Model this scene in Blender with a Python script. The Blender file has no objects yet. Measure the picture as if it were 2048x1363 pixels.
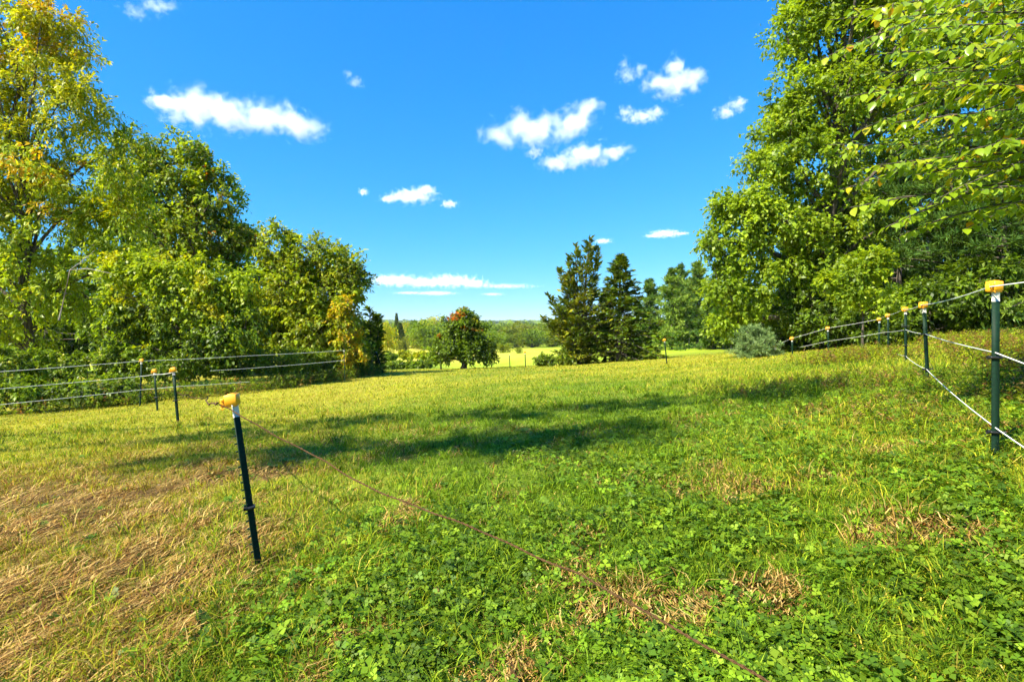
import bpy, math, random
import numpy as np
from mathutils import Vector, Matrix

sc = bpy.context.scene
COL = sc.collection
rad = math.radians

# ------------------------------------------------------------------ camera
EYE = 1.55                       # eye height above the ground under the camera
F = 1024.0                       # focal length in photo pixels (18 mm on a 36 mm sensor)
HOR = 650.0                      # photo row of the true horizon
cam = bpy.data.cameras.new("camera")
cam.lens = 18.0
cam.sensor_width = 36.0
cam.shift_y = (HOR - 681.5) / 2048.0
cam.clip_start = 0.05
cam.clip_end = 30000.0
camo = bpy.data.objects.new("camera", cam)
camo.location = (0, 0, EYE)
camo.rotation_euler = (rad(90), 0, 0)
COL.objects.link(camo)
sc.camera = camo

# ------------------------------------------------------------------ sky, sun, exposure
SUN_ELEV = 47.0
SUN_AZ = -127.0                  # clockwise from +Y: the sun stands behind the left shoulder
world = bpy.data.worlds.new("World")
sc.world = world
world.use_nodes = True
wn, wl = world.node_tree.nodes, world.node_tree.links
sky = wn.new('ShaderNodeTexSky')
sky.sky_type = 'NISHITA'
sky.sun_disc = False
sky.sun_elevation = rad(SUN_ELEV)
sky.sun_rotation = rad(SUN_AZ)
sky.altitude = 800
sky.air_density = 1.0
sky.dust_density = 0.15
sky.ozone_density = 3.0
# one colour grade for the whole sky: the photograph's sky is far more saturated than the plain model
sep = wn.new('ShaderNodeSeparateColor'); com = wn.new('ShaderNodeCombineColor')
wl.new(sky.outputs[0], sep.inputs[0])
for ch, (gain, gam) in enumerate(((0.128, 1.40), (0.86, 0.67), (2.42, 0.33))):
    pw = wn.new('ShaderNodeMath'); pw.operation = 'POWER'; pw.inputs[1].default_value = gam
    ml = wn.new('ShaderNodeMath'); ml.operation = 'MULTIPLY'; ml.inputs[1].default_value = gain
    wl.new(sep.outputs[ch], pw.inputs[0]); wl.new(pw.outputs[0], ml.inputs[0]); wl.new(ml.outputs[0], com.inputs[ch])
wl.new(com.outputs[0], wn['Background'].inputs[0])
wn['Background'].inputs[1].default_value = 0.10

to_sun = Vector((math.sin(rad(SUN_AZ)) * math.cos(rad(SUN_ELEV)),
                 math.cos(rad(SUN_AZ)) * math.cos(rad(SUN_ELEV)),
                 math.sin(rad(SUN_ELEV))))
sl = bpy.data.lights.new("sun", 'SUN')
sl.energy = 4.3
sl.angle = rad(0.75)
sl.color = (1.0, 0.93, 0.72)
so = bpy.data.objects.new("sun", sl)
so.rotation_euler = to_sun.to_track_quat('Z', 'Y').to_euler()
so.location = (-30, -15, 40)
COL.objects.link(so)

sc.view_settings.view_transform = 'Standard'
sc.view_settings.look = 'None'
sc.view_settings.gamma = 1.0
sc.view_settings.exposure = 1.6
sc.view_settings.use_curve_mapping = False
sc.render.engine = 'CYCLES'
cy = sc.cycles
cy.max_bounces = 8
cy.diffuse_bounces = 4
cy.glossy_bounces = 2
cy.transmission_bounces = 5
cy.transparent_max_bounces = 8
cy.volume_bounces = 8
cy.sample_clamp_indirect = 6.0
cy.caustics_reflective = False
cy.caustics_refractive = False
cy.use_denoising = True
cy.use_adaptive_sampling = True
cy.adaptive_threshold = 0.03

# ------------------------------------------------------------------ helpers
def at(px, py, Y):
    """The point at depth Y that the photo shows at pixel (px, py)."""
    return np.array([(px - 1024) / F * Y, Y, EYE - (py - HOR) / F * Y])

def tag(o, label=None, cat=None, group=None, kind=None):
    if label: o['label'] = label
    if cat: o['category'] = cat
    if group: o['group'] = group
    if kind: o['kind'] = kind
    return o

def empty(name, loc, label=None, cat=None, group=None):
    o = bpy.data.objects.new(name, None)
    o.location = Vector(loc)
    o.empty_display_size = 0.2
    COL.objects.link(o)
    return tag(o, label, cat, group)

def obj(name, mesh, mat=None, parent=None, world_space=True):
    """Link a mesh; coordinates are world space, moved into the parent's frame when it has one."""
    o = bpy.data.objects.new(name, mesh)
    COL.objects.link(o)
    if mat is not None and not mesh.materials:
        mesh.materials.append(mat)
    if parent is not None:
        o.parent = parent
        if world_space:
            top = parent
            off = Vector((0, 0, 0))
            while top is not None:
                off += top.location
                top = top.parent
            o.location = -off
    return o

def npmesh(name, V, Fc, col=None, smooth=False, extra=None):
    """Mesh from arrays: V (n,3); Fc (m,k) or a list of such arrays with different k; col (n,3) per vertex."""
    me = bpy.data.meshes.new(name)
    if not isinstance(Fc, (list, tuple)):
        Fc = [Fc]
    Fc = [np.asarray(f, np.int32) for f in Fc if len(f)]
    V = np.asarray(V, np.float32)
    idx = np.concatenate([f.ravel() for f in Fc])
    tot = np.concatenate([np.full(len(f), f.shape[1], np.int32) for f in Fc])
    start = np.concatenate([[0], np.cumsum(tot)[:-1]]).astype(np.int32)
    me.vertices.add(len(V))
    me.vertices.foreach_set('co', V.ravel())
    me.loops.add(len(idx))
    me.loops.foreach_set('vertex_index', idx)
    me.polygons.add(len(tot))
    me.polygons.foreach_set('loop_start', start)
    if smooth:
        me.polygons.foreach_set('use_smooth', np.ones(len(tot), bool))
    if col is not None:
        a = me.attributes.new('Col', 'FLOAT_COLOR', 'POINT')
        c4 = np.ones((len(V), 4), np.float32)
        c4[:, :3] = col
        a.data.foreach_set('color', c4.ravel())
    for k, v in (extra or {}).items():
        a = me.attributes.new(k, 'FLOAT', 'POINT')
        a.data.foreach_set('value', np.asarray(v, np.float32))
    me.update(calc_edges=True)
    return me

def nrm(v):
    return v / np.maximum(np.linalg.norm(v, axis=-1, keepdims=True), 1e-9)

def wave3(p, scale, seed, n=7):
    """Cheap smooth noise about -1..1 (a sum of randomly turned sines)."""
    r = np.random.default_rng(seed)
    out = np.zeros(len(p))
    for i in range(n):
        k = nrm(r.normal(size=3)) * (0.6 + 0.9 * r.random()) * 6.28 / scale
        out += np.sin(p @ k + r.random() * 6.28)
    return out / math.sqrt(n) * 0.9

def vnoise2(x, y, scale, seed):
    """2-D value noise, 0..1."""
    x = x / scale + 1000.0; y = y / scale + 1000.0
    xi = np.floor(x).astype(np.int64); yi = np.floor(y).astype(np.int64)
    fx = x - xi; fy = y - yi
    fx = fx * fx * (3 - 2 * fx); fy = fy * fy * (3 - 2 * fy)
    def h(a, b):
        n = (a * 374761393 + b * 668265263 + seed * 974634777) & 0x7fffffff
        n = ((n ^ (n >> 13)) * 1274126177) & 0x7fffffff
        return ((n ^ (n >> 16)) & 0xffff) / 65535.0
    return (h(xi, yi) * (1 - fx) + h(xi + 1, yi) * fx) * (1 - fy) + (h(xi, yi + 1) * (1 - fx) + h(xi + 1, yi + 1) * fx) * fy

def fbm2(x, y, scale, seed, octv=3):
    t = 0; a = 0
    for i in range(octv):
        w = 0.5 ** i
        t = t + w * vnoise2(x, y, scale / 2 ** i, seed + i * 17); a += w
    return t / a

def tubes(P, R, k=5):
    """P (n,s,3) paths, R (n,s) radii -> verts, quads."""
    n, s, _ = P.shape
    T = np.gradient(P, axis=1)
    T = nrm(T)
    up = np.where(np.abs(T[..., 2:3]) > 0.9, np.array([1.0, 0, 0]), np.array([0, 0, 1.0]))
    A = nrm(np.cross(T, up)); B = np.cross(T, A)
    th = np.arange(k) / k * 2 * math.pi
    V = P[:, :, None, :] + R[:, :, None, None] * (np.cos(th)[None, None, :, None] * A[:, :, None, :] + np.sin(th)[None, None, :, None] * B[:, :, None, :])
    V = V.reshape(-1, 3)
    i = np.arange(n)[:, None, None]; j = np.arange(s - 1)[None, :, None]; m = np.arange(k)[None, None, :]
    a = (i * s + j) * k + m; b = (i * s + j) * k + (m + 1) % k
    Q = np.stack([a, b, b + k, a + k], -1).reshape(-1, 4)
    return V, Q

def bezier(P0, P1, P2, s=6):
    t = np.linspace(0, 1, s)[None, :, None]
    return (1 - t) ** 2 * P0[:, None] + 2 * t * (1 - t) * P1[:, None] + t * t * P2[:, None]

class Bag:
    """Collects vertex / face / colour arrays for one mesh."""
    def __init__(s):
        s.V = []; s.F = {}; s.C = []; s.n = 0
    def add(s, V, Fc, col=None):
        V = np.asarray(V, float).reshape(-1, 3)
        Fc = np.asarray(Fc, np.int64)
        s.F.setdefault(Fc.shape[1], []).append(Fc + s.n)
        s.V.append(V)
        s.C.append(np.ones((len(V), 3)) * (0.2 if col is None else np.asarray(col)))
        s.n += len(V)
    def tubes(s, P, R, k=5, col=None):
        P = np.asarray(P, float); R = np.asarray(R, float)
        if P.ndim == 2: P = P[None]; R = R[None]
        V, Q = tubes(P, R, k)
        s.add(V, Q, col)
    def box(s, c, sx, sy, sz, col=None, bev=0.0):
        c = np.asarray(c, float)
        x, y, z = sx / 2, sy / 2, sz / 2
        if bev <= 0:
            V = np.array([[i * x, j * y, k * z] for i in (-1, 1) for j in (-1, 1) for k in (-1, 1)]) + c
            Q = [[0, 1, 3, 2], [4, 6, 7, 5], [0, 4, 5, 1], [2, 3, 7, 6], [0, 2, 6, 4], [1, 5, 7, 3]]
            s.add(V, Q, col); return
        # rounded-corner prism with a chamfered top and bottom
        ring = []
        for (ux, uy) in ((1, 1), (-1, 1), (-1, -1), (1, -1)):
            a0 = math.atan2(uy, ux) - math.pi / 4
            for q in range(4):
                a = a0 + q / 3 * math.pi / 2
                ring.append((ux * (x - bev) + bev * math.cos(a), uy * (y - bev) + bev * math.sin(a)))
        ring = np.array(ring); k = len(ring)
        b2 = bev * 0.6
        lv = []
        for zz, sh in ((-z, b2), (-z + b2, 0), (z - b2, 0), (z, b2)):
            rr = ring.copy()
            rr[:, 0] *= (x - sh) / x; rr[:, 1] *= (y - sh) / y
            lv.append(np.column_stack([rr, np.full(k, zz)]))
        V = np.concatenate(lv) + c
        Q = [[l * k + i, l * k + (i + 1) % k, (l + 1) * k + (i + 1) % k, (l + 1) * k + i] for l in range(3) for i in range(k)]
        n0 = s.n
        s.add(V, Q, col)
        s.F.setdefault(k, []).append(np.array([list(range(3 * k, 4 * k))]) + n0)
        s.F.setdefault(k, []).append(np.array([list(range(k - 1, -1, -1))]) + n0)
    def mesh(s, name, smooth=False, extra=None):
        return npmesh(name, np.concatenate(s.V), [np.concatenate(v) for v in s.F.values()], np.concatenate(s.C), smooth, extra)

# ------------------------------------------------------------------ materials
def mat_new(name):
    m = bpy.data.materials.new(name)
    m.use_nodes = True
    return m, m.node_tree.nodes, m.node_tree.links

def leaf_mat(name, trans=0.38, rough=0.45, spec=0.35, tint=(1.25, 1.15, 0.45)):
    """Colour per leaf from the mesh, part of the light passing through the blade."""
    m, n, l = mat_new(name)
    p = n['Principled BSDF']; out = n['Material Output']
    a = n.new('ShaderNodeAttribute'); a.attribute_name = 'Col'
    p.inputs['Roughness'].default_value = rough
    p.inputs['Specular IOR Level'].default_value = spec
    l.new(a.outputs['Color'], p.inputs['Base Color'])
    tr = n.new('ShaderNodeBsdfTranslucent')
    mx = n.new('ShaderNodeMix'); mx.data_type = 'RGBA'; mx.blend_type = 'MULTIPLY'; mx.inputs[0].default_value = 1
    mx.inputs[7].default_value = (*tint, 1)
    l.new(a.outputs['Color'], mx.inputs[6]); l.new(mx.outputs[2], tr.inputs['Color'])
    ms = n.new('ShaderNodeMixShader'); ms.inputs[0].default_value = trans
    l.new(p.outputs[0], ms.inputs[1]); l.new(tr.outputs[0], ms.inputs[2]); l.new(ms.outputs[0], out.inputs['Surface'])
    return m

def bark_mat(name, c1, c2, scale=9.0):
    m, n, l = mat_new(name)
    p = n['Principled BSDF']
    tc = n.new('ShaderNodeTexCoord'); mp = n.new('ShaderNodeMapping'); mp.inputs['Scale'].default_value = (scale, scale, scale * 0.2)
    nz = n.new('ShaderNodeTexNoise'); nz.inputs['Scale'].default_value = 2.0; nz.inputs['Detail'].default_value = 6
    cr = n.new('ShaderNodeValToRGB'); cr.color_ramp.elements[0].color = (*c1, 1); cr.color_ramp.elements[1].color = (*c2, 1)
    cr.color_ramp.elements[0].position = 0.35; cr.color_ramp.elements[1].position = 0.68
    bp = n.new('ShaderNodeBump'); bp.inputs['Strength'].default_value = 0.7; bp.inputs['Distance'].default_value = 0.03
    l.new(tc.outputs['Object'], mp.inputs[0]); l.new(mp.outputs[0], nz.inputs[0]); l.new(nz.outputs[0], cr.inputs[0])
    l.new(cr.outputs[0], p.inputs['Base Color']); l.new(nz.outputs[0], bp.inputs['Height']); l.new(bp.outputs[0], p.inputs['Normal'])
    p.inputs['Roughness'].default_value = 0.9
    return m

def plain_mat(name, c, rough=0.5, var=0.15, scale=30.0, spec=0.5, bump=0.0):
    m, n, l = mat_new(name)
    p = n['Principled BSDF']
    tc = n.new('ShaderNodeTexCoord')
    nz = n.new('ShaderNodeTexNoise'); nz.inputs['Scale'].default_value = scale; nz.inputs['Detail'].default_value = 5
    cr = n.new('ShaderNodeValToRGB')
    cr.color_ramp.elements[0].position = 0.3; cr.color_ramp.elements[1].position = 0.7
    cr.color_ramp.elements[0].color = (*[x * (1 - var) for x in c], 1)
    cr.color_ramp.elements[1].color = (*[min(1, x * (1 + var)) for x in c], 1)
    l.new(tc.outputs['Object'], nz.inputs[0]); l.new(nz.outputs[0], cr.inputs[0]); l.new(cr.outputs[0], p.inputs['Base Color'])
    p.inputs['Roughness'].default_value = rough
    p.inputs['Specular IOR Level'].default_value = spec
    if bump:
        bp = n.new('ShaderNodeBump'); bp.inputs['Strength'].default_value = bump; bp.inputs['Distance'].default_value = 0.004
        l.new(nz.outputs[0], bp.inputs['Height']); l.new(bp.outputs[0], p.inputs['Normal'])
    return m

M_LEAF = leaf_mat('leaf', 0.50)
M_GLOSS = leaf_mat('leaf_glossy', 0.46, 0.27, 0.6)
M_NEEDLE = leaf_mat('needles', 0.25, 0.7, 0.08)
M_CLOVER = leaf_mat('clover_leaf', 0.40, 0.5, 0.22)
M_GRASS = leaf_mat('grass_blades', 0.38, 0.6, 0.12, (1.15, 1.1, 0.6))
M_STRAW = leaf_mat('dry_straw', 0.15, 0.7, 0.25, (1.1, 1.0, 0.8))
M_BARK = bark_mat('bark', (0.035, 0.027, 0.02), (0.13, 0.105, 0.08))
M_BARKP = bark_mat('bark_pale', (0.16, 0.14, 0.11), (0.36, 0.32, 0.27), 5)
M_GREEN = plain_mat('green_enamel', (0.006, 0.024, 0.013), 0.6, 0.3, 60, 0.15)
M_WHITE = plain_mat('white_enamel', (0.62, 0.60, 0.52), 0.45, 0.2, 50)
M_CAP = plain_mat('orange_plastic', (0.92, 0.40, 0.012), 0.42, 0.06, 25)
M_CLIP = plain_mat('black_plastic', (0.012, 0.012, 0.013), 0.4, 0.2, 40)
M_WIRE = plain_mat('white_rope', (0.70, 0.70, 0.68), 0.6, 0.15, 250, 0.3, 0.5)
M_RUST = plain_mat('brown_rope', (0.085, 0.044, 0.018), 0.9, 0.6, 90, 0.2, 0.8)
M_WOOD = plain_mat('dead_wood', (0.10, 0.075, 0.05), 0.85, 0.4, 60)

# ------------------------------------------------------------------ ground
CTRL = np.array([
    (0, 0, 0), (-1.7, 3.3, 0), (3.4, 3.6, .60), (1, 2.2, .12), (-2.5, 2.5, -.05), (6, 3, .95), (10, 5, 1.3), (-6, 4, -.2), (0, -10, 0.2),
    (-15, -8, -.5), (15, -8, 1.4),
    (-7.3, 11, -.5), (-13, 14, -.95), (-20, 15, -1.3), (0, 10, .0), (0, 18, -.33), (5.6, 7, .75), (9.8, 12.8, .86), (13.2, 18, .85),
    (15.4, 25, .45), (6.9, 23, -.2), (-7, 27, -.98), (-3, 34, -1.35), (4.5, 34, -1.1), (7.1, 34, -.85), (11.4, 24, .16), (21.8, 40, -.3),
    (20, 60, -.9), (-12, 45, -2.4), (0, 55, -2.9), (20, 100, -2.5), (-10, 80, -3.9), (0, 110, -4.7), (0, 170, -6), (-60, 170, -6.2),
    (60, 170, -5), (80, 80, 1), (40, 40, 1.2), (25, 15, 2), (-40, 30, -2), (-40, 80, -4.2), (-150, 300, -7), (150, 300, -6), (0, 400, -8),
    (-300, 0, -6), (300, 0, 4), (0, -300, 0), (-400, 400, -8), (400, 400, -5)], float)
def _rbf_fit():
    P = CTRL[:, :2]; n = len(P)
    D = np.linalg.norm(P[:, None] - P[None], axis=-1)
    A = np.zeros((n + 1, n + 1)); A[:n, :n] = -D; A[:n, n] = 1; A[n, :n] = 1
    A[:n, :n] -= np.eye(n) * 0.15
    return np.linalg.solve(A, np.append(CTRL[:, 2], 0))
_RBF = _rbf_fit()
def ground_z(x, y):
    x = np.atleast_1d(np.asarray(x, float)); y = np.atleast_1d(np.asarray(y, float))
    out = np.full(x.shape, _RBF[-1])
    for i in range(len(CTRL)):
        # softened distance keeps the control points from showing as cones
        out -= _RBF[i] * np.sqrt((x - CTRL[i, 0]) ** 2 + (y - CTRL[i, 1]) ** 2 + 1.2)
    r = np.hypot(x, y)
    t = np.clip((r - 350) / 500, 0, 1); t = t * t * (3 - 2 * t)
    out = out * (1 - t) + t * (-9.0)
    near = np.exp(-(r / 40) ** 2)
    out += near * ((fbm2(x, y, 1.6, 5) - 0.5) * 0.07 + (fbm2(x, y, 0.35, 9, 2) - 0.5) * 0.028)
    return out
def gz(x, y):
    return float(ground_z(x, y)[0])
_Z0 = gz(0, 0)
def gat(px, Y):
    x = (px - 1024) / F * Y
    return np.array([x, Y, gz(x, Y)])

def hay_mask(x, y):
    """Dead mown thatch lies left of the near fence line, in tracks that lead away."""
    d = (x + 1.62) + 0.30 * (y - 3.3) * (y > 3.3) * 0.6       # negative to the left of the line
    m = 1 / (1 + np.exp(np.clip(d * 4.5 + 0.6, -40, 40)))
    u = x * 0.96 - y * 0.28                                         # across the tracks
    v = x * 0.28 + y * 0.96
    st = fbm2(u * 2.6, v * 0.55, 0.9, 31)
    m = m * np.clip((st - 0.25) * 3.6, 0, 1) * np.clip(1.35 - (y - 2.6) / 4.2, 0.10, 1)
    sp = np.clip((fbm2(x, y, 0.42, 77, 4) - 0.555) * 7, 0, 1) * np.clip(1.2 - y / 9, 0.1, 1)
    return np.clip(m + 0.8 * sp, 0, 1)
def dry_mask(x, y):
    """Yellowed turf: the far lawn, the left side and loose patches."""
    d = 0.10 + 0.46 * np.clip((y - 7.5) / 10, 0, 1) + 0.62 / (1 + np.exp(np.clip((x + 1.6 + 0.1 * y) * 1.6, -40, 40)))
    d += np.clip((x - 2.2) / 4, 0, .28)
    d += (fbm2(x, y, 2.4, 12) - 0.5) * 1.1 + (fbm2(x, y, 0.5, 13) - 0.5) * 0.7
    d -= 0.30 * np.exp(-((y - 7.3) / 1.7) ** 2) * (np.abs(x - .5) < 5)
    d = np.where(y > 38, 0.52 + (fbm2(x, y, 14, 4) - .5) * .8, d)
    return np.clip(d, 0, 1)
def clover_mask(x, y):
    c = fbm2(x, y, 0.55, 51, 4)
    side = 1 / (1 + np.exp(np.clip(-(x + 1.05 - 0.25 * (y - 3)) * 3.5, -40, 40)))
    far = np.clip(1.7 - y / 5.0, 0.0, 1)
    return np.clip((c - 0.38) * 5.0 + 0.3, 0.10, 1) * side * far

def build_ground():
    def axis(lo, hi, n, fine):
        u = np.linspace(np.arcsinh(lo / fine), np.arcsinh(hi / fine), n)
        return np.sinh(u) * fine
    xs = axis(-7000, 7000, 240, 2.6)
    ys = np.concatenate([-axis(1.0, 7000, 40, 2.0)[::-1] , axis(-0.9, 9000, 240, 3.2)])
    X, Y = np.meshgrid(xs, ys)
    x = X.ravel(); y = Y.ravel()
    z = ground_z(x, y)
    ny, nx = X.shape
    i = np.arange(ny - 1)[:, None] * nx + np.arange(nx - 1)[None]
    Q = np.stack([i, i + 1, i + nx + 1, i + nx], -1).reshape(-1, 4)
    me = npmesh('ground', np.column_stack([x, y, z]), Q, None, True,
                {'hay': hay_mask(x, y), 'dry': dry_mask(x, y), 'field': np.clip((y - 40) / 14, 0, 1) * np.clip((900 - y) / 300, 0, 1), 'stubble': np.clip((y - 62) / 10, 0, 1) * np.clip(.55 - x / 24, 0, 1)})
    m, n, l = mat_new('turf')
    p = n['Principled BSDF']; p.inputs['Roughness'].default_value = 0.95; p.inputs['Specular IOR Level'].default_value = 0.1
    geo = n.new('ShaderNodeNewGeometry')
    ah = n.new('ShaderNodeAttribute'); ah.attribute_name = 'hay'
    ad = n.new('ShaderNodeAttribute'); ad.attribute_name = 'dry'
    def noise(scale, det=6, dist=0.0):
        t = n.new('ShaderNodeTexNoise'); t.inputs['Scale'].default_value = scale; t.inputs['Detail'].default_value = det
        t.inputs['Distortion'].default_value = dist
        l.new(geo.outputs['Position'], t.inputs['Vector']); return t
    def ramp(src, stops):
        r = n.new('ShaderNodeValToRGB'); e = r.color_ramp.elements
        e[0].position, e[0].color = stops[0][0], (*stops[0][1], 1)
        e[1].position, e[1].color = stops[-1][0], (*stops[-1][1], 1)
        for s in stops[1:-1]:
            k = e.new(s[0]); k.color = (*s[1], 1)
        l.new(src, r.inputs[0]); return r
    def mix(fac, a, b):
        x = n.new('ShaderNodeMix'); x.data_type = 'RGBA'
        l.new(fac, x.inputs[0]); l.new(a, x.inputs[6]); l.new(b, x.inputs[7]); return x.outputs[2]
    fine = noise(38, 8)
    green = ramp(fine.outputs[0], [(0.30, (0.040, 0.060, 0.008)), (0.5, (0.125, 0.190, 0.014)), (0.72, (0.24, 0.31, 0.030))])
    dry = ramp(noise(26, 8, 0.6).outputs[0], [(0.30, (0.13, 0.110, 0.012)), (0.5, (0.32, 0.31, 0.024)), (0.75, (0.48, 0.42, 0.06))])
    hay = ramp(noise(60, 8, 1.5).outputs[0], [(0.30, (0.05, 0.028, 0.012)), (0.5, (0.17, 0.105, 0.045)), (0.75, (0.36, 0.25, 0.12))])
    c = mix(ad.outputs['Fac'], green.outputs[0], dry.outputs[0])
    c = mix(ah.outputs['Fac'], c, hay.outputs[0])
    af = n.new('ShaderNodeAttribute'); af.attribute_name = 'field'
    ab = n.new('ShaderNodeAttribute'); ab.attribute_name = 'stubble'
    mead = ramp(noise(.25, 7).outputs[0], [(0.30, (0.24, 0.36, 0.02)), (0.5, (0.30, 0.40, 0.025)), (0.72, (0.38, 0.43, 0.04))])
    stub = ramp(noise(.12, 7).outputs[0], [(0.30, (0.42, 0.42, 0.04)), (0.5, (0.50, 0.46, 0.06)), (0.72, (0.55, 0.48, 0.09))])
    c = mix(af.outputs['Fac'], c, mead.outputs[0])
    c = mix(ab.outputs['Fac'], c, stub.outputs[0])
    l.new(c, p.inputs['Base Color'])
    bp = n.new('ShaderNodeBump'); bp.inputs['Strength'].default_value = 0.9; bp.inputs['Distance'].default_value = 0.03
    l.new(fine.outputs[0], bp.inputs['Height']); l.new(bp.outputs[0], p.inputs['Normal'])
    o = obj('ground', me, m)
    tag(o, 'wide mown meadow ground sloping down to a valley', None, None, 'structure')
build_ground()

# ------------------------------------------------------------------ grass, clover, straw (uncountable)
def blades(rng, x, y, h, w, col, lean=0.45, seg=2, yaw=None):
    """Grass blades: a bent strip of seg quads ending in a point."""
    n = len(x)
    z = ground_z(x, y) - 0.004
    a = rng.random(n) * 6.283 if yaw is None else yaw
    d = np.column_stack([np.cos(a), np.sin(a), np.zeros(n)])
    b = rng.random(n) * 6.283
    s = np.column_stack([np.cos(b), np.sin(b), np.zeros(n)])
    base = np.column_stack([x, y, z])
    L = (lean * (0.35 + rng.random(n) * 1.3))[:, None]
    H = h[:, None]; W = w[:, None]
    up = np.array([0, 0, 1.0])
    p1 = base + up * H * 0.62 + d * L * H * 0.35
    p2 = base + up * H * (1.0 - 0.22 * np.minimum(L, 1.6)) + d * L * H * 1.0
    if seg == 1:
        V = np.stack([base - s * W / 2, base + s * W / 2, p2], 1).reshape(-1, 3)
        i = np.arange(n)[:, None] * 3
        return V, [i + np.array([[0, 1, 2]])], np.repeat(col, 3, 0)
    V = np.stack([base - s * W / 2, base + s * W / 2, p1 + s * W * .42, p1 - s * W * .42, p2], 1).reshape(-1, 3)
    i = np.arange(n)[:, None] * 5
    return V, [i + np.array([[0, 1, 2, 3]]), i + np.array([[3, 2, 4]])], np.repeat(col, 5, 0)

def scatter(rng, n, y0, y1, xk=1.12, power=1.0):
    """n ground points in the wedge of lawn between depths y0 and y1."""
    u = rng.random(n)
    y = y0 * (y1 / y0) ** u if power == 1.0 else (y0 ** power + u * (y1 ** power - y0 ** power)) ** (1 / power)
    x = (rng.random(n) * 2 - 1) * y * xk
    return x, y

def lawn_edge_left(y):
    return np.interp(y, [0, 10, 14, 18, 22, 27, 33, 40], [-14, -12.6, -13.2, -10.6, -8.3, -7.0, -7.5, -14])

GREENS = np.array([(0.120, 0.215, 0.009), (0.170, 0.270, 0.011), (0.080, 0.150, 0.009), (0.250, 0.335, 0.014)])
DRYS = np.array([(0.37, 0.385, 0.020), (0.45, 0.41, 0.026), (0.31, 0.35, 0.016), (0.47, 0.37, 0.060)])
STRAWS = np.array([(0.40, 0.230, 0.055), (0.50, 0.315, 0.090), (0.28, 0.145, 0.034), (0.56, 0.400, 0.135), (0.13, 0.062, 0.018)])
def turf_col(rng, x, y):
    n = len(x)
    d = dry_mask(x, y)
    pick = rng.random(n) < d * 0.9
    c = GREENS[rng.integers(0, 4, n)]
    c2 = DRYS[rng.integers(0, 4, n)]
    c = np.where(pick[:, None], c2, c)
    hay = rng.random(n) < hay_mask(x, y) * 0.55
    c = np.where(hay[:, None], STRAWS[rng.integers(0, 5, n)], c)
    return c * (0.6 + 0.8 * rng.random(n))[:, None] * (0.72 + .56 * fbm2(x, y, .3, 41))[:, None]

def build_grass():
    rng = np.random.default_rng(11)
    Vs, Q, T, C, n0 = [], [], [], [], 0
    def put(res):
        nonlocal n0
        V, Fs, c = res
        Vs.append(V); C.append(c)
        for f in Fs:
            (Q if f.shape[1] == 4 else T).append(f + n0)
        n0 += len(V)
    # near turf, fine blades
    x, y = scatter(rng, 120000, 1.75, 6.0)
    keep = rng.random(len(x)) > 0.90 * hay_mask(x, y)
    x, y = x[keep], y[keep]; n = len(x)
    t = fbm2(x, y, 0.45, 3)
    h = (0.030 + 0.055 * rng.random(n)) * (0.55 + 0.95 * t) + (rng.random(n) > .985) * 0.06
    put(blades(rng, x, y, h, 0.004 + 0.0034 * rng.random(n), turf_col(rng, x, y), 0.75, 2))
    # middle distance
    x, y = scatter(rng, 120000, 6.0, 16.0)
    k = (x > lawn_edge_left(y) - 2.5); x, y = x[k], y[k]; n = len(x)
    t = fbm2(x, y, 0.6, 3)
    h = (0.035 + 0.05 * rng.random(n)) * (0.5 + 1.0 * t)
    put(blades(rng, x, y, h, 0.008 + 0.0013 * y * rng.random(n), turf_col(rng, x, y), 0.7, 1))
    x, y = scatter(rng, 60000, 16.0, 42.0)
    k = (x > lawn_edge_left(y) - 2); x, y = x[k], y[k]; n = len(x)
    h = (0.04 + 0.05 * rng.random(n)) * (0.5 + fbm2(x, y, 1.1, 3))
    put(blades(rng, x, y, h, 0.013 + 0.0015 * y * rng.random(n), turf_col(rng, x, y), 0.6, 1))
    # longer tufts dotted about
    cx, cy_ = scatter(rng, 1500, 1.9, 11.0)
    m = 22
    x = np.repeat(cx, m) + rng.normal(size=1500 * m) * 0.035; y = np.repeat(cy_, m) + rng.normal(size=1500 * m) * 0.035
    h = 0.06 + 0.10 * rng.random(len(x)) * np.repeat(0.5 + rng.random(1500), m)
    put(blades(rng, x, y, h, 0.004 + 0.0007 * y, turf_col(rng, x, y), 0.9, 2))
    me = npmesh('grass', np.concatenate(Vs), [np.concatenate(Q), np.concatenate(T)], np.concatenate(C))
    tag(obj('grass', me, M_GRASS), 'short mown grass covering the sloping meadow', 'grass', None, 'stuff')

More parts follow.
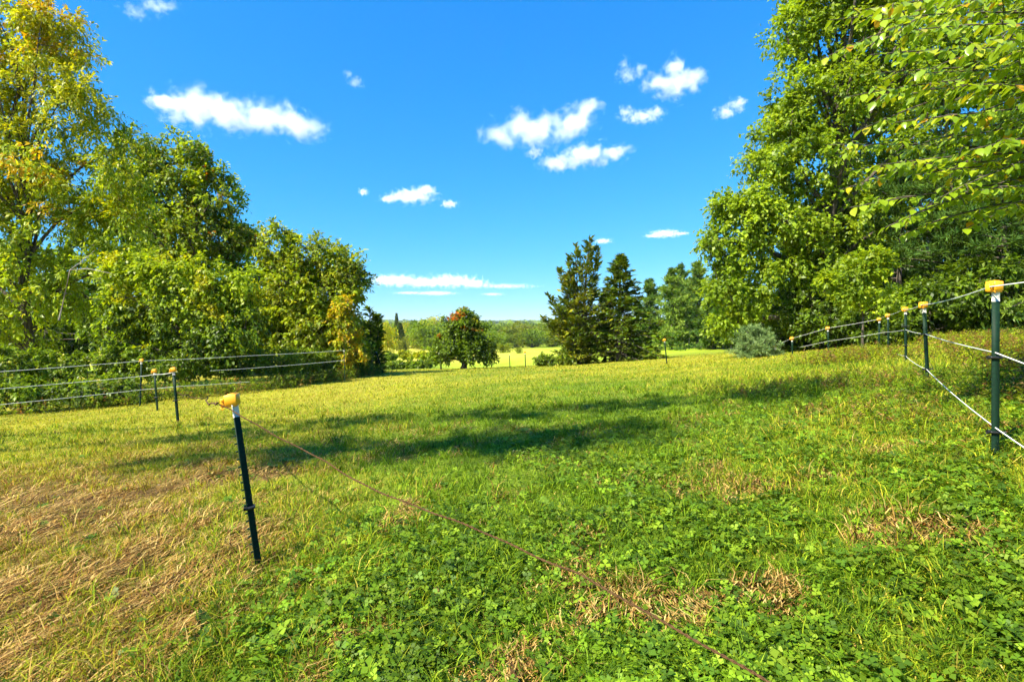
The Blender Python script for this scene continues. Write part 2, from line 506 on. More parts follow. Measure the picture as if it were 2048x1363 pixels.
def build_clover():
    rng = np.random.default_rng(21)
    x, y = scatter(rng, 78000, 1.8, 9.0)
    k = rng.random(len(x)) < clover_mask(x, y) * (1 - .92 * hay_mask(x, y)); x, y = x[k], y[k]
    n = len(x)
    z = ground_z(x, y)
    hh = 0.02 + 0.075 * rng.random(n) * (0.2 + 1.3 * fbm2(x, y, .35, 8))
    size = 0.009 + 0.013 * rng.random(n) + (rng.random(n) > .93) * .010
    shade = (0.6 + 0.8 * rng.random(n))[:, None] * (0.6 + .8 * fbm2(x, y, .4, 91))[:, None]
    cols = np.array([(0.115, 0.215, 0.010), (0.155, 0.265, 0.012), (0.220, 0.325, 0.018), (0.070, 0.140, 0.010)])[rng.integers(0, 4, n)] * shade
    cen = np.column_stack([x, y, z + hh])
    a0 = rng.random(n) * 6.283
    tilt = rng.normal(size=(n, 2)) * 0.45
    N = nrm(np.column_stack([tilt, np.ones(n)]))
    Vs, Fs, Cs, n0 = [], [], [], 0
    for j in range(3):
        a = a0 + j * 2.094 + rng.normal(size=n) * .12
        D = np.column_stack([np.cos(a), np.sin(a), np.zeros(n)])
        D = nrm(D - N * np.sum(D * N, 1, keepdims=True)); S = np.cross(N, D)
        s = size[:, None]
        lift = N * s * 0.25
        V = np.stack([cen, cen + D * s * 0.75 - S * s * 0.62 + lift, cen + D * s * 1.45 + lift * .3, cen + D * s * 0.75 + S * s * 0.62 + lift], 1)
        Vs.append(V.reshape(-1, 3)); Fs.append(np.arange(n)[:, None] * 4 + np.array([[0, 1, 2, 3]]) + n0); Cs.append(np.repeat(cols * (0.9 + .2 * rng.random((n, 1))), 4, 0)); n0 += 4 * n
    me = npmesh('clover_leaves', np.concatenate(Vs), np.concatenate(Fs), np.concatenate(Cs))
    tag(obj('clover', me, M_CLOVER), 'leafy clover growing thickly through the near grass', 'clover', None, 'stuff')
    # broad weed leaves: dock, plantain
    cx, cy_ = scatter(rng, 2600, 1.9, 8.0)
    k = rng.random(len(cx)) < 0.1 + .8 * clover_mask(cx, cy_); cx, cy_ = cx[k], cy_[k]
    m = 6
    N_ = len(cx); x = np.repeat(cx, m); y = np.repeat(cy_, m); z = ground_z(x, y) + .012
    n = len(x)
    a = np.tile(np.arange(m) / m * 6.283, N_) + rng.random(n) * .9
    el = 0.35 + 0.5 * rng.random(n)
    D = np.column_stack([np.cos(a) * np.cos(el), np.sin(a) * np.cos(el), np.sin(el)])
    S = np.column_stack([-np.sin(a), np.cos(a), np.zeros(n)]); Nn = np.cross(D, S) * -1
    L = (np.repeat(0.035 + .06 * rng.random(N_) ** 1.5, m) * (0.7 + .5 * rng.random(n)))[:, None]; W = L * (0.38 + .5 * np.repeat(rng.random(N_), m)[:, None])
    b = np.column_stack([x, y, z]); dn = np.array([0, 0, -1.0])
    r0 = b; l1 = b + D * L * .35 + S * W * .5 + Nn * W * .12; l2 = b + D * L * .35 - S * W * .5 + Nn * W * .12; mid = b + D * L * .4
    l3 = b + D * L * .75 + S * W * .36 + Nn * W * .1 + dn * L * .1; l4 = b + D * L * .75 - S * W * .36 + Nn * W * .1 + dn * L * .1; m2 = b + D * L * .78 + dn * L * .12; tip = b + D * L * 1.05 + dn * L * .3
    V = np.stack([r0, l1, mid, l2, l3, m2, l4, tip], 1).reshape(-1, 3)
    i = np.arange(n)[:, None] * 8
    Tt = np.concatenate([i + np.array([[0, 2, 1]]), i + np.array([[0, 3, 2]]), i + np.array([[4, 5, 7]]), i + np.array([[5, 6, 7]])])
    Qq = np.concatenate([i + np.array([[1, 2, 5, 4]]), i + np.array([[2, 3, 6, 5]])])
    c = np.array([(0.080, 0.175, 0.014), (0.120, 0.235, 0.020), (0.165, 0.270, 0.03)])[np.repeat(rng.integers(0, 3, N_), m)] * (0.8 + .4 * rng.random((n, 1)))
    me = npmesh('weed_leaves', V, [Tt, Qq], np.repeat(c, 8, 0))
    tag(obj('broadleaf_weeds', me, M_CLOVER), 'broad leafed weeds dotted among the clover', 'weeds', None, 'stuff')

def build_straw():
    rng = np.random.default_rng(31)
    x, y = scatter(rng, 180000, 1.8, 11.0)
    k = rng.random(len(x)) < hay_mask(x, y) * 1.0 + 0.015
    x, y = x[k], y[k]; n = len(x)
    z = ground_z(x, y)
    ang = 1.05 + (fbm2(x, y, .45, 61) - .5) * 2.4 + rng.normal(size=n) * 0.33
    L = 0.04 + 0.08 * rng.random(n) + 0.12 * rng.random(n) ** 3 * (x < -.6)
    h = rng.random(n) ** 1.6 * 0.06 * (0.3 + hay_mask(x, y)) * (.4 + 1.2 * fbm2(x, y, .16, 23)) + 0.006
    d = np.column_stack([np.cos(ang), np.sin(ang), rng.normal(size=n) * .12])
    bend = np.column_stack([-np.sin(ang), np.cos(ang), np.zeros(n)]) * (rng.normal(size=n) * .5 * L)[:, None]
    p0 = np.column_stack([x, y, z + h]); L = L[:, None]
    p1 = p0 + d * L * .5 + bend * .5 + np.array([0, 0, 1.0]) * (0.012 * rng.random(n))[:, None]; p2 = p0 + d * L + bend * .2
    p2[:, 2] -= 0.01
    w = (0.0014 + 0.0014 * rng.random(n) + 0.0002 * y)[:, None]
    S = nrm(np.cross(d, np.array([0, 0.35, 1.0])))
    V = np.stack([p0 - S * w, p0 + S * w, p1 + S * w, p1 - S * w, p2 + S * w * .4, p2 - S * w * .4], 1).reshape(-1, 3)
    i = np.arange(n)[:, None] * 6
    c = STRAWS[rng.integers(0, 5, n)] * (0.7 + .6 * rng.random((n, 1)))
    me = npmesh('straw', V, np.concatenate([i + np.array([[0, 1, 2, 3]]), i + np.array([[3, 2, 4, 5]])]), np.repeat(c, 6, 0))
    tag(obj('dead_straw', me, M_STRAW), 'dry tan thatch lying in tracks over the grass', 'straw', None, 'stuff')
build_grass(); build_clover(); build_straw()

# ------------------------------------------------------------------ tree makers
def leaf_quads(P, D, N, L, W, fold=0.18):
    D = nrm(D); N = nrm(N - D * np.sum(N * D, 1, keepdims=True)); S = np.cross(D, N)
    L = np.asarray(L)[:, None]; W = np.asarray(W)[:, None]
    V = np.stack([P, P + D * L * .45 + S * W * .5 + N * W * fold, P + D * L - N * L * .10, P + D * L * .45 - S * W * .5 + N * W * fold], 1)
    return V.reshape(-1, 3), np.arange(len(P))[:, None] * 4 + np.array([[0, 1, 2, 3]])

def palette(rng, n, cols, jit=0.3):
    cols = np.asarray(cols)
    return cols[rng.integers(0, len(cols), n)] * (1 - jit / 2 + jit * rng.random((n, 1)))

def px_blobs(Y, lst):
    """(px, py, rx, ry[, depth offset, depth radius]) -> centres and radii in metres at depth Y."""
    out = []
    for b in lst:
        px, py, rx, ry = b[:4]
        dy = b[4] if len(b) > 4 else 0.0
        c = at(px, py, Y + dy)
        k = (Y + dy) / F
        rd = b[5] if len(b) > 5 else (rx + ry) / 2 * k * 1.0
        out.append((c, np.array([rx * k, rd, ry * k])))
    return out

def broad_tree(name, label, base, trunk, blobs, leaves, leaf, colfn, seed, cat='tree', group=None,
               cluster=0.55, twigs=7, per=9, droop=0.25, bark=None, limbs=14, tr=0.16, mat=None, flat=0.9, inner=0.45, fold=0.18):
    """trunk: list of points; blobs: list of (centre, radii); a crown of leafy sprays carried by limbs and twigs."""
    rng = np.random.default_rng(seed)
    base = np.asarray(base, float)
    root = empty(name, base, label, cat, group)
    vol = np.array([np.prod(r) ** (2 / 3) for c, r in blobs])
    leaves *= 0.72
    ncl = max(6, int(leaves / (twigs * per)))
    which = rng.choice(len(blobs), ncl, p=vol / vol.sum())
    d = nrm(rng.normal(size=(ncl, 3)))
    rr = inner + (1 - inner) * rng.random(ncl) ** 0.6
    cen = np.array([b[0] for b in blobs])[which]; rd = np.array([b[1] for b in blobs])[which]
    sh = np.maximum(rd - cluster * 0.55, rd * .35)
    C = cen + d * sh * rr[:, None]
    C += wave3(C, 1.7, seed + 5)[:, None] * d * 0.28 * np.minimum(rd, 1.6)
    keepz = C[:, 2] > ground_z(C[:, 0], C[:, 1]) + 0.12
    C, d, cen = C[keepz], d[keepz], cen[keepz]; ncl = len(C)
    T = np.asarray(trunk, float)
    O = nrm(d + 0.5 * nrm(C - T.mean(0)))
    # wood
    bag = Bag()
    tt = np.linspace(0, 1, 14)
    seglen = np.concatenate([[0], np.cumsum(np.linalg.norm(np.diff(T, axis=0), axis=1))]); seglen /= seglen[-1]
    tp = np.column_stack([np.interp(tt, seglen, T[:, i]) for i in range(3)])
    tp[1:, :2] += rng.normal(size=(13, 2)) * tr * 0.25
    trr = tr * (1 - 0.82 * tt) ; trr[0] *= 1.5; trr[1] *= 1.1
    bag.tubes(tp, trr, 9)
    obj('trunk', bag.mesh('trunk', True), bark or M_BARK, root)
    lb = Bag()
    nl = min(limbs, ncl)
    ends = [int(rng.integers(ncl))]
    dist = np.linalg.norm(C - C[ends[0]], axis=1)
    while len(ends) < nl:
        e = int(dist.argmax()); ends.append(e); dist = np.minimum(dist, np.linalg.norm(C - C[e], axis=1))
    E = C[ends]
    hfrac = np.clip((E[:, 2] - tp[0, 2]) / max(tp[-1, 2] - tp[0, 2], .1) * 0.62, 0.08, 0.93)
    S0 = np.column_stack([np.interp(hfrac, tt, tp[:, i]) for i in range(3)])
    Mid = (S0 + E) / 2 + np.array([0, 0, 1.0]) * (np.linalg.norm(E - S0, axis=1) * 0.16)[:, None] + rng.normal(size=E.shape) * 0.12 * np.linalg.norm(E - S0, axis=1)[:, None]
    path = bezier(S0, Mid, E, 8)
    path[:, 1:-1] += rng.normal(size=path[:, 1:-1].shape) * 0.03
    lr = np.interp(hfrac, tt, trr)[:, None] * 0.62 * np.linspace(1, .12, 8)[None]
    lb.tubes(path, lr, 5)
    samp = np.concatenate([path[:, 2:].reshape(-1, 3), tp[4:]])
    ntw = min(ncl, 40 if leaves < 8000 else 150)
    tw = rng.choice(ncl, ntw, replace=False)
    near = np.array([samp[np.argmin(np.sum((samp - c) ** 2, 1))] for c in C[tw]])
    mid = (near + C[tw]) / 2 + np.array([0, 0, .1]) + rng.normal(size=near.shape) * .06
    r0 = 0.10 * tr + 0.004
    lb.tubes(bezier(near, mid, C[tw], 4), np.tile(np.array([r0, r0 * .8, r0 * .5, r0 * .25]), (ntw, 1)), 3)
    obj('limbs', lb.mesh('limbs', True), bark or M_BARK, root)['kind'] = 'stuff'
    # leaves
    nt = ncl * twigs
    ci = np.repeat(np.arange(ncl), twigs)
    td = nrm(O[ci] * 0.7 + rng.normal(size=(nt, 3)) * 0.75 + np.array([0, 0, -droop * .6]))
    R = cluster * (0.65 + 0.7 * rng.random(nt))
    li = np.repeat(np.arange(nt), per); n = len(li)
    s = rng.random(n) ** 0.7
    P = C[ci[li]] + td[li] * (s * R[li])[:, None] + rng.normal(size=(n, 3)) * cluster * 0.07
    P[:, 2] -= droop * (s ** 2) * R[li] * 0.6
    D = td[li] * 0.7 + rng.normal(size=(n, 3)) * 0.55 + np.array([0, 0, -0.25 - droop * .5])
    N = np.array([0, 0, 1.0]) * flat + O[ci[li]] * 0.55 + rng.normal(size=(n, 3)) * 0.45
    L = leaf[0] * 1.10 * (0.6 + 0.8 * rng.random(n)); W = L * leaf[1]
    V, Q = leaf_quads(P, D, N, L, W, fold)
    ctone = 0.78 + 0.44 * rng.random(ncl)
    col = colfn(P, rng, root) * ctone[ci[li]][:, None]
    obj('crown', npmesh('crown', V, Q, np.repeat(col, 4, 0)), mat or M_LEAF, root)
    return root

def conifer(name, label, base, leaders, seed, prof, n_br, elev, spray, colfn, cat='tree', group=None, tr=0.11, droop=0.0, per=16,
            tuft=False, mat=None, bark=None, start=0.06, jitter=0.25, need_w=0.10, side=0.5):
    """leaders: list of (dx, dy, height, spread) spires from one root; boughs with flat sprays (or needle tufts) along them."""
    rng = np.random.default_rng(seed)
    base = np.asarray(base, float)
    root = empty(name, base, label, cat, group)
    tb = Bag(); lb = Bag()
    VV, QQ, CC, n0 = [], [], [], 0
    for k, (dx, dy, H, spread) in enumerate(leaders):
        tt = np.linspace(0, 1, 10)
        top = np.array([dx, dy, H])
        tp = base + np.column_stack([dx * tt ** 1.3, dy * tt ** 1.3, H * tt]) - np.array([0, 0, .08])
        tp[1:, :2] += rng.normal(size=(9, 2)) * 0.02
        tb.tubes(tp, tr * (1.0 if k == 0 else .6) * (1 - .94 * tt) + .006, 8)
        nb = int(n_br * (H / leaders[0][2]) * (1 if k == 0 else .7))
        hf = start + (1 - start) * (np.arange(nb) + rng.random(nb)) / nb
        az = rng.random(nb) * 6.283
        P0 = np.column_stack([np.interp(hf, tt, tp[:, i]) for i in range(3)])
        ln = np.array([prof(h) for h in hf]) * spread * (1 - jitter + 2 * jitter * rng.random(nb))
        el = elev[0] + (elev[1] - elev[0]) * hf + rng.normal(size=nb) * .10
        d = np.column_stack([np.cos(az) * np.cos(el), np.sin(az) * np.cos(el), np.sin(el)])
        P2 = P0 + d * ln[:, None] + np.array([0, 0, 1.0]) * (-droop * ln)[:, None]
        P1 = P0 + d * ln[:, None] * .55 + np.array([0, 0, 1.0]) * (0.06 * ln)[:, None]
        path = bezier(P0, P1, P2, 5)
        lb.tubes(path, (0.012 + 0.012 * ln)[:, None] * np.linspace(1, .2, 5)[None], 3)
        m = np.maximum(4, (per * .64 * (0.35 + ln / max(ln.max(), .01))).astype(int))
        bi = np.repeat(np.arange(nb), m); n = len(bi)
        s = 0.12 + 0.9 * rng.random(n)
        s1 = np.clip(s, 0, 1)[:, None]
        P = (1 - s1) ** 2 * P0[bi] + 2 * s1 * (1 - s1) * P1[bi] + s1 ** 2 * P2[bi]
        bd = nrm(P2 - P0)[bi]
        sd = nrm(np.cross(bd, np.array([0, 0, 1.0])))
        sgn = np.where(rng.random(n) < .5, -1, 1)[:, None]
        P = P + sd * sgn * (rng.random(n) * side * ln[bi] * (1.05 - s) * .6)[:, None] + rng.normal(size=(n, 3)) * .035
        if not tuft:
            D = bd * .75 + sd * sgn * .65 + rng.normal(size=(n, 3)) * .3 + np.array([0, 0, .12])
            N = np.array([0, 0, 1.0]) + rng.normal(size=(n, 3)) * .55
            L = spray * 1.15 * (.6 + .8 * rng.random(n)) ; W = L * .34
            V, Q = leaf_quads(P, D, N, L, W, .1)
            c = colfn(P, rng, root)
            VV.append(V); QQ.append(Q + n0); CC.append(np.repeat(c, 4, 0)); n0 += len(V)
        else:
            q = tuft
            pi = np.repeat(np.arange(n), q); nn = len(pi)
            D = nrm(bd[pi] * .55 + np.array([0, 0, .38]) + rng.normal(size=(nn, 3)) * .62)
            L = spray * (.6 + .7 * rng.random(nn)); W = np.full(nn, spray * need_w * 1.2)
            V, Q = leaf_quads(P[pi], D, rng.normal(size=(nn, 3)), L, W, .02)
            c = colfn(P, rng, root)[pi] * (.8 + .4 * rng.random((nn, 1)))
            VV.append(V); QQ.append(Q + n0); CC.append(np.repeat(c, 4, 0)); n0 += len(V)
    obj('trunk', tb.mesh('trunk', True), bark or M_BARK, root)
    obj('boughs', lb.mesh('boughs', True), bark or M_BARK, root)['kind'] = 'stuff'
    obj('crown', npmesh('crown', np.concatenate(VV), np.concatenate(QQ), np.concatenate(CC)), mat or M_NEEDLE, root)
    return root

def two_tone(a, b, scale, seed, bias=0.0, accents=None, acc_thr=1.05):
    """Foliage colours: a mass of a with drifts of b and a few accent drifts."""
    def fn(P, rng, root):
        n = len(P)
        t = np.clip(0.5 + 0.55 * wave3(P, scale, seed) + bias + rng.normal(size=n) * .12, 0, 1)
        pick = rng.random(n) < t
        c = np.where(pick[:, None], palette(rng, n, b), palette(rng, n, a))
        if accents is not None:
            w = wave3(P, scale * .6, seed + 3) + rng.normal(size=n) * .18
            c = np.where((w > acc_thr)[:, None], palette(rng, n, accents), c)
        return c
    return fn

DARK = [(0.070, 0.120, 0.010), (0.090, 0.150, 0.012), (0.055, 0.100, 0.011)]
MID = [(0.185, 0.285, 0.012), (0.235, 0.340, 0.014), (0.145, 0.240, 0.012)]
LIME = [(0.300, 0.400, 0.012), (0.370, 0.450, 0.014), (0.245, 0.350, 0.012)]
OLIVE = [(0.175, 0.205, 0.012), (0.220, 0.240, 0.014), (0.135, 0.165, 0.012)]
YELLOW = [(0.430, 0.440, 0.010), (0.500, 0.470, 0.010), (0.370, 0.420, 0.012)]
GOLD = [(0.600, 0.420, 0.010), (0.640, 0.460, 0.010), (0.560, 0.340, 0.010)]
ORANGE = [(0.560, 0.190, 0.010), (0.620, 0.260, 0.012), (0.460, 0.125, 0.010)]
PINE = [(0.055, 0.120, 0.022), (0.080, 0.160, 0.028), (0.105, 0.190, 0.030)]
PINEL = [(0.170, 0.275, 0.036), (0.210, 0.315, 0.042), (0.250, 0.345, 0.050)]

# ------------------------------------------------------------------ left wood
def tall_left():
    Y = 22.0
    b = gat(52, Y)
    blobs = px_blobs(Y, [(30, 20, 95, 80), (110, 70, 85, 75), (-60, 60, 110, 140), (150, 190, 85, 70), (50, 190, 120, 90), (80, 320, 140, 90),
                         (235, 270, 70, 45), (230, 340, 70, 60), (170, 420, 100, 70), (60, 470, 110, 80), (110, 570, 90, 70), (40, 640, 90, 60),
                         (-80, 300, 120, 140), (-70, 520, 110, 140), (190, 215, 55, 55), (270, 430, 55, 60), (0, 380, 120, 90), (230, 500, 60, 60)])
    def col(P, rng, root):
        n = len(P)
        h = (P[:, 2] - root.location.z) / 16.8
        t = np.clip((h - 0.40) * 2.1 + 0.45 * wave3(P, 2.4, 3) + rng.normal(size=n) * .15, 0, 1)
        c = np.where((rng.random(n) < t)[:, None], palette(rng, n, YELLOW), palette(rng, n, LIME + LIME + MID[1:2]))
        w = (h > 0.84) & (wave3(P, 1.8, 9) > 0.45)
        c = np.where((w & (rng.random(n) < .6))[:, None], palette(rng, n, GOLD), c)
        for (px, py, r) in ((165, 335, .42), (125, 355, .4), (95, 362, .3), (135, 432, .42), (178, 305, .35)):
            q = at(px, py, Y)
            near = (np.hypot(P[:, 0] - q[0], P[:, 2] - q[2]) < r) & (P[:, 1] < Y + .5)
            c = np.where((near & (rng.random(n) < .85))[:, None], palette(rng, n, GOLD), c)
        return c
    tr = [b, at(48, 560, Y), at(62, 420, Y), at(38, 260, Y), at(20, 60, Y)]
    broad_tree('walnut_tree', 'tall airy tree turning yellow at the top behind the white wire fence', b, tr, blobs, 92000,
               (0.175, .38), col, 101, cluster=0.8, twigs=9, per=15, droop=0.55, limbs=30, tr=0.20, inner=.15)
tall_left()

def oak_left():
    Y = 32.0
    b = gat(380, Y)
    blobs = px_blobs(Y, [(360, 330, 75, 60), (425, 385, 60, 65), (300, 400, 80, 70), (385, 470, 100, 70), (465, 470, 40, 50), (285, 320, 55, 50),
                         (330, 540, 100, 60), (455, 540, 55, 50)])
    broad_tree('oak_tree', 'rounded dark green oak rising behind the yellow vine thicket', b, [b, at(385, 560, Y), at(375, 420, Y), at(365, 330, Y)],
               blobs, 50000, (0.22, .55), two_tone(MID + OLIVE, LIME, 2.6, 7, -.12, ORANGE[:1] + OLIVE, 1.4), 102, cluster=.7, limbs=16, tr=.24)
oak_left()

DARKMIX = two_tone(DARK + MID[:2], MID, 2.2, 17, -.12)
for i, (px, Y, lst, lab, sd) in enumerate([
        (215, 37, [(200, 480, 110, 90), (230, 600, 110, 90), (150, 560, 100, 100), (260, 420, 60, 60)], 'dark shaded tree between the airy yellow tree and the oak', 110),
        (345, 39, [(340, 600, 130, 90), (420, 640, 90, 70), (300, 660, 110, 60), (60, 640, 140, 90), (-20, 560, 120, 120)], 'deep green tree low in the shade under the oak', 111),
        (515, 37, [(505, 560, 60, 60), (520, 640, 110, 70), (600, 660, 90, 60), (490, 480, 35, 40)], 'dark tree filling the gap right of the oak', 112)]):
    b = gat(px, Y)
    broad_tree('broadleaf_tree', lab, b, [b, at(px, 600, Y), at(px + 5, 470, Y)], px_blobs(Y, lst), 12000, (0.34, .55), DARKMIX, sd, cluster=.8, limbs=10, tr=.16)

def vine_thicket():
    Y = 19.6
    b = gat(365, Y)
    blobs = px_blobs(Y, [(350, 550, 95, 45), (268, 535, 62, 38), (430, 590, 75, 55), (330, 625, 110, 60), (470, 650, 65, 55), (265, 660, 60, 60),
                         (490, 560, 40, 35), (390, 690, 100, 45), (235, 600, 40, 50)])
    blobs = [(c, np.array([r[0], min(r[1], 1.1), r[2]])) for c, r in blobs]
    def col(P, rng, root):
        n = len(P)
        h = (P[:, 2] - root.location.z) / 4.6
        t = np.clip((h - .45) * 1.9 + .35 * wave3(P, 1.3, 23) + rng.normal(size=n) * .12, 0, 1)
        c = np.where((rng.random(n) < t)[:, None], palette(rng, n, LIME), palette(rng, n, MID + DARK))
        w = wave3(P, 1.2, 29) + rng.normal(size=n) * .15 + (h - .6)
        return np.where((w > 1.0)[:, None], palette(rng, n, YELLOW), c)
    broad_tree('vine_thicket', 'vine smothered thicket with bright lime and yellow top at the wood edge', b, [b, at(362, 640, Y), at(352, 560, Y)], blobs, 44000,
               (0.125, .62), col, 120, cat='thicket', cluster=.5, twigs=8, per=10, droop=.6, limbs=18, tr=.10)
vine_thicket()

def olive_trees():
    Y = 25.0
    for px, lst, lab, sd, nl in ((560, [(552, 495, 45, 48), (575, 560, 70, 55), (540, 620, 70, 55), (580, 680, 80, 45)], 'olive yellow tree with a narrow top left of the vine draped tree', 130, 24000),
                             (665, [(630, 505, 55, 42), (685, 540, 50, 45), (640, 580, 75, 55), (705, 570, 32, 45), (650, 650, 75, 55), (690, 690, 45, 40), (600, 620, 50, 50)], 'broad olive green tree ending the left wood above the meadow', 131, 32000)):
        b = gat(px, Y)
        broad_tree('maple_tree', lab, b, [b, at(px, 640, Y), at(px - 8, 520, Y)], px_blobs(Y, lst), nl, (0.16, .58),
                   two_tone(LIME[2:] + OLIVE + MID[:1], LIME[:2] + YELLOW[2:], 1.7, sd, -.05, YELLOW, 1.1), sd, cluster=.55, limbs=12, tr=.13)
    Y = 23.6
    b = gat(702, Y)
    broad_tree('climbing_vine', 'golden vine hanging down the end of the left wood', b, [b, at(697, 660, Y), at(690, 600, Y)],
               px_blobs(Y, [(688, 620, 22, 42), (700, 665, 22, 40), (708, 705, 26, 28)]), 9000, (0.11, .6), two_tone(GOLD + YELLOW, OLIVE + LIME, 1.0, 8, -.15), 135,
               cat='vine', cluster=.3, twigs=7, per=10, droop=.8, limbs=6, tr=.04)
olive_trees()

PJ = lambda h: max(0.05, (1 - h) ** 0.75)
b = gat(742, 28)
conifer('juniper_tree', 'small dark juniper at the tip of the left wood', b, [(-.1, 0, 3.6, 1.15), (.35, 0.1, 3.3, .8), (-.5, .1, 2.8, .9), (.5, -.1, 2.6, .7)], 140, PJ, 60, (0.1, .7), .24,
        two_tone(DARK + MID[:1], MID + OLIVE, 1.0, 41, -.1), per=34, tr=.07, start=.02)

# ------------------------------------------------------------------ middle trees
def red_maple():
    Y = 34.0
    b = gat(927, Y)
    blobs = px_blobs(Y, [(927, 628, 22, 20), (908, 636, 16, 13), (946, 640, 16, 16), (915, 656, 30, 16), (952, 662, 22, 16), (893, 680, 30, 16), (940, 684, 36, 18), (880, 700, 28, 14),
                         (925, 702, 40, 18), (968, 698, 24, 18), (893, 714, 28, 10), (945, 714, 36, 10), (974, 712, 18, 11), (888, 637, 8, 8), (968, 650, 9, 9), (910, 690, 44, 22), (950, 690, 40, 22), (930, 650, 34, 24)])
    def col(P, rng, root):
        n = len(P)
        c = np.where((rng.random(n) < np.clip(.5 + .4 * wave3(P, 1.2, 5), 0, 1))[:, None], palette(rng, n, MID), palette(rng, n, DARK + MID[2:]))
        for (px, py, rx, rz, cols) in ((914, 630, .6, .26, ORANGE), (904, 637, .4, .16, ORANGE), (926, 614, .5, .20, OLIVE + GOLD[:1]), (955, 658, .45, .14, ORANGE + GOLD[:1]),
                                       (930, 655, .35, .12, ORANGE), (952, 640, .25, .22, YELLOW), (880, 672, .22, .12, ORANGE)):
            q = at(px, py, Y)
            w = ((P[:, 0] - q[0]) / rx) ** 2 + ((P[:, 2] - q[2]) / rz) ** 2 < 1
            w &= P[:, 1] < Y + .6
            c = np.where((w & (rng.random(n) < .6))[:, None], palette(rng, n, cols), c)
        return c
    broad_tree('red_maple_tree', 'small round maple with orange red patches alone on the meadow', b, [b, at(928, 700, Y), at(928, 620, Y)], blobs, 46000, (0.12, .7), col, 150,
               cluster=.34, twigs=6, per=8, droop=.3, limbs=16, tr=.17)
    b2 = gat(882, 34.6)
    bag = Bag(); bag.tubes(np.array([b2 - [0, 0, .1], b2 + [0, 0, .5], b2 + [.05, 0, 1.1]]), np.array([.06, .05, .03]), 7)
    o = obj('sapling_stem', bag.mesh('sapling_stem', True), M_BARK)
    tag(o, 'thin dark sapling stem under the edge of the orange topped maple', 'sapling')
red_maple()

PC = lambda h: max(0.03, (1 - h) ** 0.85 * (0.55 + .45 * min(1, h / .12)))
CEDARC = two_tone([(.10, .15, .014), (.13, .185, .016), (.08, .12, .014)], [(0.21, .24, .016), (.17, .21, .016), (.27, .26, .016)], 1.6, 51, -.15)
b = gat(1160, 34)
conifer('cedar_tree', 'tall many spired cedar with olive yellow foliage on the meadow', b,
        [(.62, 0, 8.4, 2.3), (1.3, .3, 7.9, 1.3), (-.3, .2, 7.9, 1.8), (-.75, -.2, 7.3, 1.7), (-1.3, .1, 6.4, 1.7), (-2.1, -.1, 4.6, 1.6), (-2.5, .2, 3.2, 1.4), (-1.6, -.6, 4.0, 1.6)],
        160, PC, 92, (0.05, .95), .33, CEDARC, per=34, tr=.17, droop=.0, start=.03, jitter=.4)
b = gat(1237, 34)
conifer('spruce_tree', 'dark pointed spruce with low spreading boughs beside the cedar', b, [(.12, 0, 7.0, 3.15)], 161,
        lambda h: max(.03, (1 - h) ** .9), 190, (-.12, .5), .32, two_tone(DARK, MID[2:] + OLIVE[2:], 1.3, 61, -.05), per=70, tr=.2, droop=.10, start=.06, jitter=.35)
b = gat(1210, 36)
conifer('cedar_tree', 'shorter dark cedar squeezed between the tall cedar and the spruce', b, [(0, 0, 5.0, 2.0)], 162, PC, 90, (0, .6), .3, two_tone(DARK, OLIVE, 1.3, 63, -.2), per=50, tr=.1)
for px, Y, r, lab, sd in ((1092, 33.6, 24, 'low dark shrub at the foot of the tall cedar', 170), (1130, 33.4, 20, 'small shrub under the cedar trunk', 171), (1285, 33.2, 22, 'low dark shrub beneath the spruce boughs', 172)):
    b = gat(px, Y)
    broad_tree('shrub', lab, b, [b, b + [0, 0, .4], b + [.05, 0, .7]], [(b + np.array([0, 0, .45]), np.array([r / F * Y, .7, .45]))], 5000, (.12, .5), two_tone(DARK + MID, MID + OLIVE, 1, sd, -.2), sd,
               cat='shrub', cluster=.25, limbs=5, tr=.03)

# ------------------------------------------------------------------ right wood
PINEC = two_tone(PINE, PINEL, 2.0, 71, -.05)
PP = lambda h: max(.06, (1 - h) ** .62 * (0.75 + .25 * math.sin(h * 40)))
for px, Y, H, spread, lab, sd, fn in (
        (1345, 56, 8.6, 3.6, 'bright green pine right of the spruce at the field end', 180, two_tone(PINEL, PINE, 2.5, 72, -.3)),
        (1300, 62, 8.2, 3.4, 'pine partly hidden behind the dark spruce', 181, two_tone(PINE, PINEL, 2.5, 73, -.2)),
        (1395, 60, 9.6, 3.6, 'taller pine behind the bright pine at the field end', 182, two_tone(PINE, PINEL, 2.5, 74, -.1)),
        (1428, 50, 6.0, 2.8, 'dark blue green young pine left of the big leaning oak', 183, two_tone(PINE, DARK + PINEL[:1], 2.0, 75, -.2)),
        (1362, 66, 10.2, 4.2, 'tallest pine top in the row at the field end', 185, two_tone(PINE, PINEL, 2.5, 77, -.1)),
        (1475, 46, 7.5, 3.0, 'pine shaded under the big oak beyond the pine bush', 184, two_tone(PINE + DARK, PINEL, 2.0, 76, -.3))):
    b = gat(px, Y)
    conifer('pine_tree', lab, b, [(0, 0, H, spread)], sd, PP, 110, (-.05, .75), .46, fn, tr=.2, per=28, tuft=8, need_w=.19, start=.05, group=None, side=.8)

